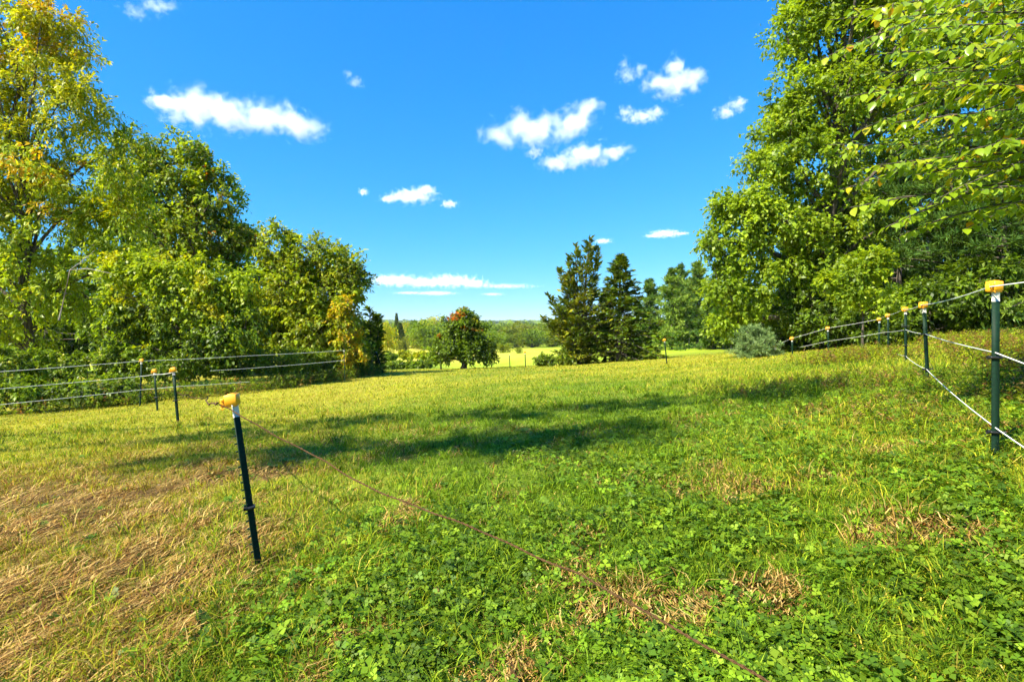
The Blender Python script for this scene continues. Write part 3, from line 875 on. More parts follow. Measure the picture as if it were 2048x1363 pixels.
def big_oak():
    Y = 22.0
    b = gat(1668, Y)
    blobs = px_blobs(Y, [(1600, 60, 62, 80), (1700, 20, 110, 90), (1575, 210, 55, 75), (1665, 190, 100, 100), (1530, 320, 58, 58), (1620, 330, 100, 75), (1470, 410, 65, 45),
                         (1560, 440, 100, 55), (1425, 480, 45, 28), (1465, 520, 62, 32), (1560, 540, 85, 36), (1680, 430, 100, 80), (1500, 595, 58, 38), (1448, 570, 45, 28),
                         (1760, 130, 110, 130), (1590, 620, 60, 35), (1650, -90, 120, 80), (1780, -60, 120, 100), (1440, 640, 30, 25), (1760, 330, 90, 90), (1500, 470, 70, 50), (1580, 270, 80, 70), (1640, 520, 80, 60), (1520, 400, 60, 50)])
    broad_tree('oak_tree', 'huge spreading green oak leaning over the right side of the meadow', b, [b, at(1660, 520, Y), at(1670, 330, Y), at(1680, 120, Y), at(1690, -60, Y)],
               blobs, 140000, (0.15, .6), two_tone(MID + LIME[2:], [(.27, .38, .014), (.33, .43, .016), (.23, .335, .014)], 2.8, 81, .0, LIME[:2], 1.2), 190, cluster=.62, twigs=8, per=11, droop=.35, limbs=42, tr=.30, inner=.35)
big_oak()

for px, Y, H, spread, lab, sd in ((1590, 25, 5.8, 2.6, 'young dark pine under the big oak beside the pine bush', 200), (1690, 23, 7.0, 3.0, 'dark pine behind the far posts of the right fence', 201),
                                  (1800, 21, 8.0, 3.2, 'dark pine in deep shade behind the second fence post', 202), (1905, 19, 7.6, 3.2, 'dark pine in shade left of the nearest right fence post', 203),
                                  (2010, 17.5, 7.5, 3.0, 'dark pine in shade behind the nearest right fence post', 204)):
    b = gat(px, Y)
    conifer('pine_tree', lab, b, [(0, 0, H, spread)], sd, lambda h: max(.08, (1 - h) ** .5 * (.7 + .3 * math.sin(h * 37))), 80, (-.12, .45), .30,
            two_tone(PINE[:2] + DARK, PINE, 1.7, sd, -.15), tr=.13, per=48, tuft=9, need_w=.10, start=.02, side=.9)  # needle colours darkened: the shade of overhanging crowns is put into the palette
for px, Y, lst, nl, lab, sd in (
        (1790, 26, [(1800, 260, 120, 130), (1760, 420, 110, 90), (1880, 400, 110, 100), (1850, 120, 120, 110)], 19000, 'shaded tree behind the big oak with dark foliage', 210),
        (1960, 24, [(1950, 200, 130, 150), (2000, 400, 120, 110), (2090, 280, 110, 200), (1900, 500, 110, 70), (2040, 20, 160, 130)], 19000, 'dark tree filling the wood at the far right edge', 211),
        (1725, 16.5, [(1712, 545, 42, 30), (1690, 585, 40, 22), (1745, 520, 38, 28), (1660, 560, 30, 20), (1760, 600, 40, 25)], 9000, 'sunlit young tree with pale leaves before the dark pines', 212)):
    b = gat(px, Y)
    fn = two_tone(LIME, MID, 1.5, sd, -.2) if sd == 212 else two_tone(DARK + MID, MID + LIME[2:], 2.4, sd, -.12)
    broad_tree('broadleaf_tree', lab, b, [b, at(px, 520, Y), at(px + 8, 300 if sd != 212 else 530, Y)], px_blobs(Y, lst), nl, (0.17 if sd != 212 else .11, .58), fn, sd, cluster=.65 if sd != 212 else .35, limbs=14, tr=.14 if sd != 212 else .04)

def grey_trunk_tree():
    Y = 23.5
    b = gat(1912, Y)
    blobs = px_blobs(Y, [(1870, 150, 110, 80), (1980, 230, 90, 90), (1930, 60, 130, 90), (1780, 230, 70, 60)])
    broad_tree('slender_tree', 'slender tree with pale grey trunk among the shaded pines', b, [b, at(1906, 520, Y), at(1892, 400, Y), at(1893, 250, Y), at(1880, 60, Y)], blobs, 18000, (0.16, .6),
               two_tone(MID + DARK, LIME, 1.6, 88, -.15), 213, cluster=.45, limbs=14, tr=.12, bark=M_BARKP)
    Y = 24.0
    b = gat(1870, Y)
    bag = Bag(); bag.tubes(np.array([b - [0, 0, .1], at(1860, 520, Y), at(1843, 420, Y), at(1822, 330, Y), at(1800, 250, Y)]), np.array([.10, .09, .08, .06, .03]), 8)
    o = obj('leaning_snag', bag.mesh('leaning_snag', True), M_BARKP)
    tag(o, 'bare pale leaning snag beside the slender grey tree', 'snag')
grey_trunk_tree()

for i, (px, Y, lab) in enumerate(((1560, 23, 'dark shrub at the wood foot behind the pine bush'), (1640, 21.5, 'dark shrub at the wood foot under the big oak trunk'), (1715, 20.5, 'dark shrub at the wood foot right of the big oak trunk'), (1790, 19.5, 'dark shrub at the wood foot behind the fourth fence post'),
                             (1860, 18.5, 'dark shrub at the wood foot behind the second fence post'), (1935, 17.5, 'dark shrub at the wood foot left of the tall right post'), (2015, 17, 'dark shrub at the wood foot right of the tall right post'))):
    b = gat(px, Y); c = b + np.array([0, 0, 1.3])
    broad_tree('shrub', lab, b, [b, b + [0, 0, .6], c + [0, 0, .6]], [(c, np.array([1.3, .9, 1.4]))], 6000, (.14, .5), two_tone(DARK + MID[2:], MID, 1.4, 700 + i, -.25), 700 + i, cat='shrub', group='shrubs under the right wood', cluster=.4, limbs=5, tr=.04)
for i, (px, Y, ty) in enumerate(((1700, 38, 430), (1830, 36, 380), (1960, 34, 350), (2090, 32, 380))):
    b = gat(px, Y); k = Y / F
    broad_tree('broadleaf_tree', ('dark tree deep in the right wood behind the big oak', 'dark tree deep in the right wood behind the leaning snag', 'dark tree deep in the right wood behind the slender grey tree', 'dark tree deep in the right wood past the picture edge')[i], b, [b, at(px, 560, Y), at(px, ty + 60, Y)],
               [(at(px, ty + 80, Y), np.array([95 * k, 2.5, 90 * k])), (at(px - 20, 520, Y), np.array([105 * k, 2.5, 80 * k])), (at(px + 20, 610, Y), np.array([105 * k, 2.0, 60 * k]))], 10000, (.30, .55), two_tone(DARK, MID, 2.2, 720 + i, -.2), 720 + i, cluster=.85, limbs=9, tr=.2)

# pine bush on the meadow and pine boughs at the right edge
b = gat(1510, 19)
conifer('pine_bush', 'low rounded blue green pine bush alone on the meadow', b, [(0, 0, 1.05, 1.05), (.3, .1, .85, .75), (-.3, 0, .78, .8)], 220, lambda h: max(.12, (1 - h) ** .6), 60, (.12, 1.0), .15,
        two_tone([(.16, .26, .085), (.21, .31, .11), (.12, .20, .07)], [(.27, .37, .14)], .7, 91, -.1), cat='bush', tr=.05, per=30, tuft=9, need_w=.09, start=.02)
b = gat(2260, 7.6)
conifer('pine_tree', 'pine whose feathery pale boughs reach in at the right edge', b, [(0, 0, 6.5, 2.35)], 221, lambda h: max(.15, (1 - h) ** .35), 54, (-.10, .3), .13,
        two_tone(PINEL, [(.14, .24, .06)], 1.2, 92, -.1), tr=.12, per=70, tuft=11, need_w=.075, start=.18, side=.6, droop=.1)

# beech whose boughs hang into the top right corner: trunk outside the frame, big single leaves
def leaf_shape(seed, colr):
    """A beech leaf lying along +X, 1 long: two halves folded along the midrib, drooping tip, short stalk."""
    r = np.random.default_rng(seed)
    xs = np.array([0, .16, .42, .72, 1.0]); w = np.array([0, .19, .30, .22, 0.0]) * (0.95 + .2 * r.random())
    dz = -0.16 * (0.5 + r.random()) * xs ** 2
    V = []; 
    for x, ww, z in zip(xs, w, dz):
        V += [(x, ww, z + ww * .28), (x, 0, z), (x, -ww, z + ww * .28)]
    V = np.array(V); Q = []
    for i in range(len(xs) - 1):
        a = i * 3
        Q += [[a, a + 3, a + 4, a + 1], [a + 1, a + 4, a + 5, a + 2]]
    st = np.array([(-.16, .010, .03), (-.16, -.010, .03), (0.01, -.012, 0), (0.01, .012, 0)])
    V = np.concatenate([V, st]); n = len(V)
    Q.append([n - 4, n - 3, n - 2, n - 1])
    return npmesh('leaf', V, np.array(Q), np.tile(colr, (n, 1)), True)

def beech():
    rng = np.random.default_rng(230)
    base = np.array([7.4, 5.2, gz(7.4, 5.2)])
    root = empty('beech_tree', base, 'tree at the right edge with large glossy lime leaves on arching boughs', 'tree')
    bag = Bag()
    tp = np.array([base - [0, 0, .1], base + [-.05, 0, 2], base + [-.1, .05, 4], base + [.0, 0, 6.3], base + [0, .1, 8]])
    bag.tubes(tp, np.array([.24, .17, .15, .11, .05]), 10)
    obj('trunk', bag.mesh('trunk', True), M_BARKP, root)
    wood = Bag()
    # main boughs: (start height, end pixel, end depth)
    ends = [(1650, 290, 4.9), (1690, 195, 4.7), (1660, 40, 5.0), (1740, 110, 4.3), (1680, 380, 5.2), (1700, 415, 4.6), (1790, 245, 4.1), (1760, 330, 4.4),
            (1830, 60, 4.0), (1800, 470, 4.8), (1880, 395, 4.2), (1770, 455, 4.5), (1920, 170, 3.9), (1940, 300, 3.9), (1850, 180, 4.6), (1980, 80, 3.7), (1990, 420, 4.2),
            (1900, 20, 4.4), (1960, 230, 4.7), (1640, 120, 5.3), (1720, 260, 4.9), (1700, 340, 4.9), (1800, 150, 4.4), (1830, 350, 4.5), (1880, 100, 4.1), (1760, 40, 4.8), (1900, 250, 4.3), (1960, 380, 4.0), (2020, 260, 4.2), (2000, 140, 4.5), (1820, 420, 4.9), (2040, 440, 4.6), (1950, 20, 4.9), (1700, 90, 5.9), (1760, 190, 5.8), (1820, 30, 6.0), (1870, 220, 5.7), (1930, 110, 5.9), (1800, 300, 5.8), (1990, 30, 5.8), (1960, 310, 5.6), (1720, 150, 5.5), (2040, 150, 5.6), (2030, 380, 5.4), (1870, 380, 5.6), (2010, 340, 4.6), (1730, 20, 4.5), (1860, 290, 5.0), (2060, 200, 3.8), (2080, 60, 4.4), (1925, 460, 4.6)]
    LP, LD, LN, LL = [], [], [], []
    for k, (px, py, Y) in enumerate(ends):
        E = at(px, py, Y)
        S = np.array([np.interp(E[2] + .2, tp[:, 2], tp[:, 0]), np.interp(E[2] + .2, tp[:, 2], tp[:, 1]), E[2] - .25 + 1.25 * rng.random()])
        mid = (S + E) / 2 + np.array([0, 0, .15 + .4 * rng.random()]) + rng.normal(size=3) * .14
        path = bezier(S[None], mid[None], E[None], 16)[0]
        wood.tubes(path, np.linspace(.022, .004, 16), 5)
        # side twigs, alternate along the bough
        tw = [(path, np.linspace(0, 1, 16))]
        for j in range(4, 15):
            d = nrm(path[min(j + 1, 15)] - path[j - 1])
            sd = nrm(np.cross(d, [0, 0, 1.0])) * (1 if j % 2 else -1)
            ln = (.85 - .045 * j) * (.6 + .6 * rng.random())
            e = path[j] + (d * .75 + sd * .7 + np.array([0, 0, -.12]) + rng.normal(size=3) * .1) * ln
            m = path[j] + (e - path[j]) * .5 + np.array([0, 0, .05])
            p = bezier(path[j][None], m[None], e[None], 8)[0]
            wood.tubes(p, np.linspace(.006, .0022, 8), 4)
            tw.append((p, None))
        for ti, (p, _) in enumerate(tw):
            lenp = np.linalg.norm(np.diff(p, axis=0), axis=1).sum()
            s0 = .42 if ti == 0 else .08
            nl = int(lenp * (1 - s0) / .044)
            for q in range(nl):
                t = s0 + (1 - s0) * (q + .5 * rng.random()) / nl
                f = t * (len(p) - 1); i = min(int(f), len(p) - 2); u = f - i
                pos = p[i] * (1 - u) + p[i + 1] * u
                d = nrm(p[i + 1] - p[i]); sd = nrm(np.cross(d, [0, 0, 1.0])) * (1 if q % 2 else -1)
                LP.append(pos); LD.append(d * .6 + sd * .75 + np.array([0, 0, -.35 - .35 * rng.random()]) + rng.normal(size=3) * .22)
                LN.append(np.array([0, 0, 1.0]) + sd * .25 + rng.normal(size=3) * .30); LL.append(.062 + .052 * rng.random())
    obj('boughs', wood.mesh('boughs', True), M_BARK, root)['kind'] = 'stuff'
    LP, LD, LN, LL = np.array(LP), nrm(np.array(LD)), np.array(LN), np.array(LL)
    LN = nrm(LN - LD * np.sum(LN * LD, 1, keepdims=True)); LS = np.cross(LN, LD)
    cols = [(.225, .340, .014), (.275, .395, .016), (.330, .440, .018), (.180, .290, .014), (.400, .450, .018), (.24, .36, .03), (.48, .42, .015), (.54, .30, .015)]
    prob = np.array([5, 5, 4, 4, 3, 3, .9, .35]); prob /= prob.sum()
    meshes = [leaf_shape(i, c) for i, c in enumerate(cols)]
    for m in meshes: m.materials.append(M_GLOSS)
    pick = rng.choice(len(cols), len(LP), p=prob)
    sx = LP[:, 0] / LP[:, 1]
    show = LL / LP[:, 1] * ((np.abs(sx) < .99) & (EYE + .63 * LP[:, 1] > LP[:, 2]))
    big = np.argsort(-show)[:300]
    isbig = np.zeros(len(LP), bool); isbig[big] = True
    for i in big:
        o = bpy.data.objects.new('leaf', meshes[pick[i]])
        COL.objects.link(o); o.parent = root
        M = np.eye(4); M[:3, 0] = LD[i] * LL[i]; M[:3, 1] = LS[i] * LL[i]; M[:3, 2] = LN[i] * LL[i]; M[:3, 3] = LP[i] + LD[i] * LL[i] * .15 - base
        o.matrix_local = Matrix(M.tolist())
    # the remaining leaves, joined
    Vs, Fs, Cs, n0 = [], [], [], 0
    for k in range(len(cols)):
        ii = np.where((pick == k) & ~isbig)[0]
        if not len(ii): continue
        me = meshes[k]
        v = np.empty(len(me.vertices) * 3, np.float32); me.vertices.foreach_get('co', v); v = v.reshape(-1, 3)
        q = np.array([list(p.vertices) for p in me.polygons])
        W = LP[ii][:, None] + (LD[ii] * LL[ii, None])[:, None] * (v[None, :, :1] + .15) + (LS[ii] * LL[ii, None])[:, None] * v[None, :, 1:2] + (LN[ii] * LL[ii, None])[:, None] * v[None, :, 2:3]
        nv = len(v)
        Fs.append((np.arange(len(ii))[:, None, None] * nv + q[None]).reshape(-1, 4) + n0)
        Vs.append(W.reshape(-1, 3)); n0 += len(ii) * nv
        Cs.append(np.repeat(np.array(cols[k])[None] * (.85 + .3 * rng.random((len(ii), 1))), nv, 0))
    o = obj('foliage', npmesh('foliage', np.concatenate(Vs), np.concatenate(Fs), np.concatenate(Cs), True), M_GLOSS, root)
    o['kind'] = 'stuff'
beech()

# trees outside the frame, behind the camera's left shoulder, whose shade lies across the lawn in bands
cot = 1 / math.tan(rad(SUN_ELEV))
sdir = np.array([-math.sin(rad(SUN_AZ)), -math.cos(rad(SUN_AZ))])
def shade_src(x, y, h):
    return np.array([x - sdir[0] * h * cot, y - sdir[1] * h * cot, h])
for k, (pts, h, r) in enumerate((([(-4.6, 8.7), (-3.0, 8.8), (-1.3, 8.8), (.5, 8.6), (2.3, 8.4), (3.6, 8.2), (4.6, 8.0)], 12.0, (1.4, .8, .7)),
                               ([(-4.0, 6.7), (-2.6, 6.7), (-1.2, 6.6), (.2, 6.4), (1.4, 6.2)], 13.0, (1.25, .8, .8)))):
    bl = [(shade_src(x, y, h), np.array(r) * (1 if i % 2 else .85)) for i, (x, y) in enumerate(pts)]
    cx = np.mean([q[0] for q in bl], 0)
    bx, by = ((-15.5, 7.9), (-13.5, 6.2))[k]
    b = np.array([bx, by, gz(bx, by)])
    broad_tree('shade_tree', ('tree out of view that shades the middle lawn', 'tree out of view that shades the near lawn')[k], b, [b, b + [.1, -.6, 5], b * .5 + cx * .5 + [0, 0, 3.2], cx], bl, 4000, (.16, .6),
               two_tone(MID, LIME, 2, 3), 240 + k, cluster=.7, limbs=6, tr=.10, inner=.05)

# ------------------------------------------------------------------ shrubs along the wood edges
rng0 = np.random.default_rng(5)
LOWC = two_tone(DARK + MID, MID + LIME[2:], 1.0, 93, -.15, OLIVE + YELLOW[2:], 1.3)
SHRUB_AT = ['under the airy yellow tree at the picture edge', 'beside the twin trunk of the airy yellow tree', 'right of the airy tree trunk below the dead branch', 'behind the small far post with the orange cap',
            'below the left half of the vine thicket', 'below the middle of the vine thicket', 'below the right half of the vine thicket', 'between the vine thicket and the olive trees', 'under the narrow topped olive tree',
            'under the broad olive tree', 'between the golden vine and the juniper', 'right behind the low white wire at the picture edge', 'right behind the low white wire left of the far post', 'just left of the far post under the wires', 'mostly cut off by the left picture edge']
for i, (px, py, Y, rx, ry) in enumerate([(15, 725, 17.2, 60, 38), (95, 735, 18.0, 55, 34), (175, 735, 18.4, 60, 36), (250, 722, 18.8, 55, 40), (330, 728, 18.8, 60, 34), (410, 722, 19.4, 55, 34),
                                       (480, 722, 20.2, 50, 30), (545, 718, 21.2, 50, 28), (605, 716, 22.6, 42, 24), (660, 716, 23.4, 36, 22), (715, 722, 25.5, 28, 18),
                                       (40, 775, 15.2, 60, 26), (140, 775, 15.8, 60, 22), (235, 768, 16.4, 50, 20), (-60, 760, 15.0, 60, 40)]):
    c = at(px, py, Y); b = gat(px, Y)
    r = np.array([rx / F * Y, .8, ry / F * Y])
    c[2] = max(c[2], b[2] + r[2] * .75)
    broad_tree('shrub', 'low leafy shrub ' + SHRUB_AT[i], b, [b, b + [0, 0, .3], [c[0], c[1], c[2] + .1]], [(c, r)], 4600, (.11, .45), LOWC, 300 + i,
               cat='shrub', group='shrubs along the left wood edge', cluster=.32, twigs=6, per=10, droop=.6, limbs=5, tr=.025)
for i, (px, py, Y, rx, ry, cf) in enumerate([(783, 712, 56, 13, 6, LOWC), (775, 731, 48, 14, 7, LOWC), (800, 731, 49, 16, 7, LOWC), (826, 729, 50, 18, 7, LOWC), (850, 728, 51, 14, 7, LOWC), (868, 716, 53, 12, 12, LOWC),
                                         (815, 708, 58, 20, 7, two_tone(LIME, YELLOW, 2, 5, -.1)), (845, 710, 57, 20, 7, two_tone(LIME, YELLOW, 2, 6, -.1))]):
    lab = ['higher dark bush at the left end of the hedge rows', 'leftmost bush of the lower hedge row beyond the leaning post', 'second bush from the left in the lower hedge row', 'third bush from the left in the lower hedge row',
           'fourth bush from the left in the lower hedge row', 'bush of the hedge row touching the maple', 'yellow green bush left in the strip above the hedge row', 'yellow green bush right in the strip above the hedge row'][i]
    c = at(px, py, Y); b = gat(px, Y); r = np.array([rx / F * Y, 1.0, ry / F * Y]); c[2] = max(c[2], b[2] + r[2] * .7)
    broad_tree('bush', lab, b, [b, b + [0, 0, .2], c], [(c, r)], 2600, (.2, .6), cf, 330 + i, cat='bush', group='bushes beyond the meadow crest', cluster=.3, limbs=4, tr=.03)

def fern_bed(name, label, pts, seed, cols, h0, spread, mat=M_LEAF, nst=9, dead=.1):
    """Leafy stems crowded together along a strip: upright stalks with narrow leaves."""
    rng = np.random.default_rng(seed)
    pts = np.asarray(pts)
    n = len(pts) * nst
    bx = np.repeat(pts[:, 0], nst) + rng.normal(size=n) * spread; by = np.repeat(pts[:, 1], nst) + rng.normal(size=n) * spread
    H = h0 * (0.45 + .8 * rng.random(n)); a = rng.random(n) * 6.283; lean = .25 + .5 * rng.random(n)
    B = np.column_stack([bx, by, ground_z(bx, by)])
    top = B + np.column_stack([np.cos(a) * lean * H, np.sin(a) * lean * H, H * (1 - .25 * lean)])
    mid = (B + top) / 2 + np.array([0, 0, 1.0]) * (.18 * H)[:, None]
    path = bezier(B, mid, top, 5)
    bag = Bag()
    bag.tubes(path, np.tile(np.linspace(.004, .0015, 5), (n, 1)), 3, np.array([.10, .11, .03]))
    m = 15
    li = np.repeat(np.arange(n), m); k = len(li); t = (0.15 + .85 * rng.random(k))[:, None]
    P = (1 - t) ** 2 * B[li] + 2 * t * (1 - t) * mid[li] + t * t * top[li]
    ax = nrm(top - B)[li]; sd = nrm(np.cross(ax, rng.normal(size=(k, 3))))
    V, Q = leaf_quads(P, sd + ax * .35 + np.array([0, 0, -.15]), np.array([0, 0, 1.0]) + rng.normal(size=(k, 3)) * .4, (.11 * h0 + .03) * (.6 + .8 * rng.random(k)) * (1.15 - .6 * t[:, 0]), (.035 * h0 + .008) * (.6 + .8 * rng.random(k)))
    c = palette(rng, n, cols, .4)
    dd = rng.random(n) < dead
    c[dd] = palette(rng, dd.sum(), [(.30, .17, .06), (.40, .25, .08), (.22, .09, .03)])
    bag.add(V, Q, np.repeat(c[li] * (.8 + .4 * rng.random((k, 1))), 4, 0))
    tag(obj(name, bag.mesh(name), mat), label, 'weeds', None, 'stuff')

def strip(rng, line, n, w):
    line = np.asarray(line, float)
    seg = np.concatenate([[0], np.cumsum(np.linalg.norm(np.diff(line, axis=0), axis=1))])
    u = rng.random(n) * seg[-1]
    return np.column_stack([np.interp(u, seg, line[:, 0]), np.interp(u, seg, line[:, 1])]) + rng.normal(size=(n, 2)) * w
r9 = np.random.default_rng(99)
fern_bed('ferns', 'tangle of green ferns along the foot of the left wood', strip(r9, [(-15, 13.8), (-13.4, 15.2), (-11.6, 16.6), (-10, 18.4), (-8.6, 20.6), (-7.6, 23.6), (-7.2, 25.6)], 190, .45), 401,
         MID + LIME[2:] + DARK, .55, .25)
fern_bed('tall_weeds', 'yellowing tall weeds along the right wire fence', strip(r9, [(5.3, 4.4), (7.6, 7.2), (10.0, 10.6), (12.2, 13.2), (14.4, 16.4)], 190, .5), 402,
         LIME + LIME[:2] + YELLOW[2:] + OLIVE[1:2], .34, .25, dead=.38)
fern_bed('goldenrod', 'yellow green goldenrod bank at the middle of the right fence', strip(r9, [(6.9, 11.4), (8.3, 12.3), (9.4, 13.6)], 70, .5), 403, LIME + YELLOW[2:] + OLIVE[1:2], .30, .25, dead=.3)
fern_bed('low_weeds', 'straggling low weeds in the turf near the right fence', np.column_stack(scatter(r9, 170, 3.2, 12, 1.0)) * np.array([1, 1]) * np.array([1.0, 1.0]) if False else
         np.column_stack([3.0 + 3.2 * r9.random(170) + .0, 3.4 + 5.5 * r9.random(170)]) + np.array([[.25, .0]]), 404, LIME + MID + OLIVE, .16, .10, nst=5, dead=.25)

# ------------------------------------------------------------------ far trees and ridge
def far_mesh(seed, cols, w, h, conif=False):
    rng = np.random.default_rng(seed)
    n = 2600
    bag = Bag()
    if conif:
        t = rng.random(n) ** 1.3
        a = rng.random(n) * 6.283; r = w * (1 - t) ** .8 * (.5 + .5 * rng.random(n))
        P = np.column_stack([np.cos(a) * r, np.sin(a) * r, h * (.06 + .94 * t)])
        D = np.column_stack([np.cos(a), np.sin(a), np.full(n, -.2)])
    else:
        cs = [(rng.normal(size=3) * np.array([w * .40, w * .40, h * .20]) + np.array([0, 0, h * .50])) for _ in range(12)]
        k = rng.integers(0, 12, n); d = nrm(rng.normal(size=(n, 3)))
        P = np.array(cs)[k] + d * np.array([w * .52, w * .52, h * .30]) * (.6 + .4 * rng.random((n, 1)))
        P[:, 2] = np.maximum(P[:, 2], .3 + rng.random(n) * .8); D = d + rng.normal(size=(n, 3)) * .5
    V, Q = leaf_quads(P, D, np.array([0, 0, 1.0]) + rng.normal(size=(n, 3)) * .5, .62 * (.6 + .7 * rng.random(n)), .45 * (.6 + .7 * rng.random(n)))
    tone = .85 + .3 * rng.random((n, 1))
    c = palette(rng, n, cols) * tone
    return npmesh('crown', V, Q, np.repeat(c, 4, 0))
def far_trunk(h):
    bag = Bag(); bag.tubes(np.array([[0, 0, -.4], [0.05, 0, h * .3], [0, 0, h * .7]]), np.array([.28, .2, .08]), 7)
    return bag.mesh('trunk', True)
GREENF = [MID + LIME[2:], DARK + MID, LIME + OLIVE, OLIVE + YELLOW[2:], MID + OLIVE, YELLOW + GOLD[:1] + LIME]
PROTO = [(far_mesh(500 + i, GREENF[i], 4.0, 8.0), far_trunk(8.0)) for i in range(6)]
PROTOC = (far_mesh(510, DARK + PINE[:1], 2.2, 10.0, True), far_trunk(10))
for a, t in PROTO + [PROTOC]:
    a.materials.append(M_LEAF); t.materials.append(M_BARK)
def far_tree(name, label, px, Y, topy, wpx, proto, seed, group=None, cat='tree'):
    b = gat(px, Y)
    top = EYE - (topy - HOR) / F * Y
    H = max(1.5, top - b[2])
    ref = 10.0 if proto is PROTOC else 8.0
    wref = 2.2 if proto is PROTOC else 4.0
    root = empty(name, b, label, cat, group)
    rz = random.Random(seed).random() * 6.28
    w = wpx / 2 / F * Y / wref
    for nm, me in (('trunk', proto[1]), ('crown', proto[0])):
        o = bpy.data.objects.new(nm, me); COL.objects.link(o); o.parent = root
        o.scale = (w, w, H / ref / (1.0 if proto is PROTOC else .98)); o.rotation_euler = (0, 0, rz)
    return root
far_tree('golden_tree', 'small golden tree far beyond the juniper', 775, 95, 650, 26, PROTO[5], 1)
far_tree('conifer_tree', 'lone pointed conifer standing above the far tree line', 793, 150, 626, 16, PROTOC, 2)
far_tree('conifer_tree', 'dark conifer beneath the lone pointed conifer in the far tree line', 800, 148, 645, 26, PROTOC, 3)
far_tree('round_tree', 'pale round small tree at the far field edge left of the maple', 802, 140, 676, 26, PROTO[3], 4)
far_tree('broadleaf_tree', 'large round green tree in the far line left of the maple', 848, 158, 646, 66, PROTO[0], 5)
far_tree('broadleaf_tree', 'deep green tree in the far line right behind the maple', 895, 165, 650, 50, PROTO[1], 6)
far_tree('round_tree', 'small yellow green tree at the far field edge right of the maple', 1007, 120, 684, 30, PROTO[2], 7)
far_tree('round_tree', 'tiny pale tree on the far field beside the two thin posts', 1037, 112, 695, 14, PROTO[2], 8)
rf = np.random.default_rng(77)
NTH = 'first second third fourth fifth sixth seventh eighth ninth tenth eleventh twelfth thirteenth fourteenth fifteenth sixteenth seventeenth eighteenth nineteenth twentieth twenty-first twenty-second'.split()
for row, (Y, ty, n, x0, x1, wp) in enumerate(((172, 662, 17, 750, 1115, 44), (215, 652, 18, 735, 1130, 44), (330, 646, 22, 690, 1220, 42))):
    for k in range(n):
        px = x0 + (x1 - x0) * (k + rf.random() * .8) / n
        pr = int(rf.choice(6, p=[.26, .2, .2, .16, .12, .06]))
        tone = ('mid green', 'dark green', 'yellow green', 'olive yellow', 'dull green', 'golden')[pr]
        lab = '%s tree, %s from the left in the %s row of the far tree line' % (tone, NTH[k], ('front', 'second', 'hindmost')[row])
        far_tree('broadleaf_tree', lab, px, Y + rf.normal() * 8,
                 ty + rf.normal() * 3.2, wp * (.8 + .5 * rf.random()), PROTO[pr], 900 + row * 50 + k, ('near row of far trees', 'second row of far trees', 'hindmost row of far trees')[row])
# trees that close the view to the sides behind the woods
for k, (px, Y, ty, wp, pr) in enumerate(((1270, 140, 632, 50, 4), (1330, 130, 626, 60, 1), (1390, 120, 618, 60, 0), (1440, 110, 610, 70, 4), (1475, 95, 600, 90, 1), (1540, 80, 570, 110, 4), (1620, 60, 560, 150, 1), (1730, 55, 540, 170, 1))):
    far_tree('broadleaf_tree', 'tree far behind the right wood, %s counted from the cedar side' % NTH[k], px, Y, ty, wp, PROTO[pr], 1000 + k, 'trees far behind the right wood')
for k, (px, Y, ty, wp, pr) in enumerate(((40, 45, 560, 190, 1), (150, 50, 560, 160, 1), (280, 52, 600, 150, 1), (420, 56, 610, 140, 4), (540, 60, 620, 130, 1), (640, 66, 628, 100, 0), (710, 80, 640, 70, 4))):
    far_tree('broadleaf_tree', 'tree deep behind the left wood, %s from the left' % NTH[k], px, Y, ty, wp, PROTO[pr], 1100 + k, 'trees deep behind the left wood')

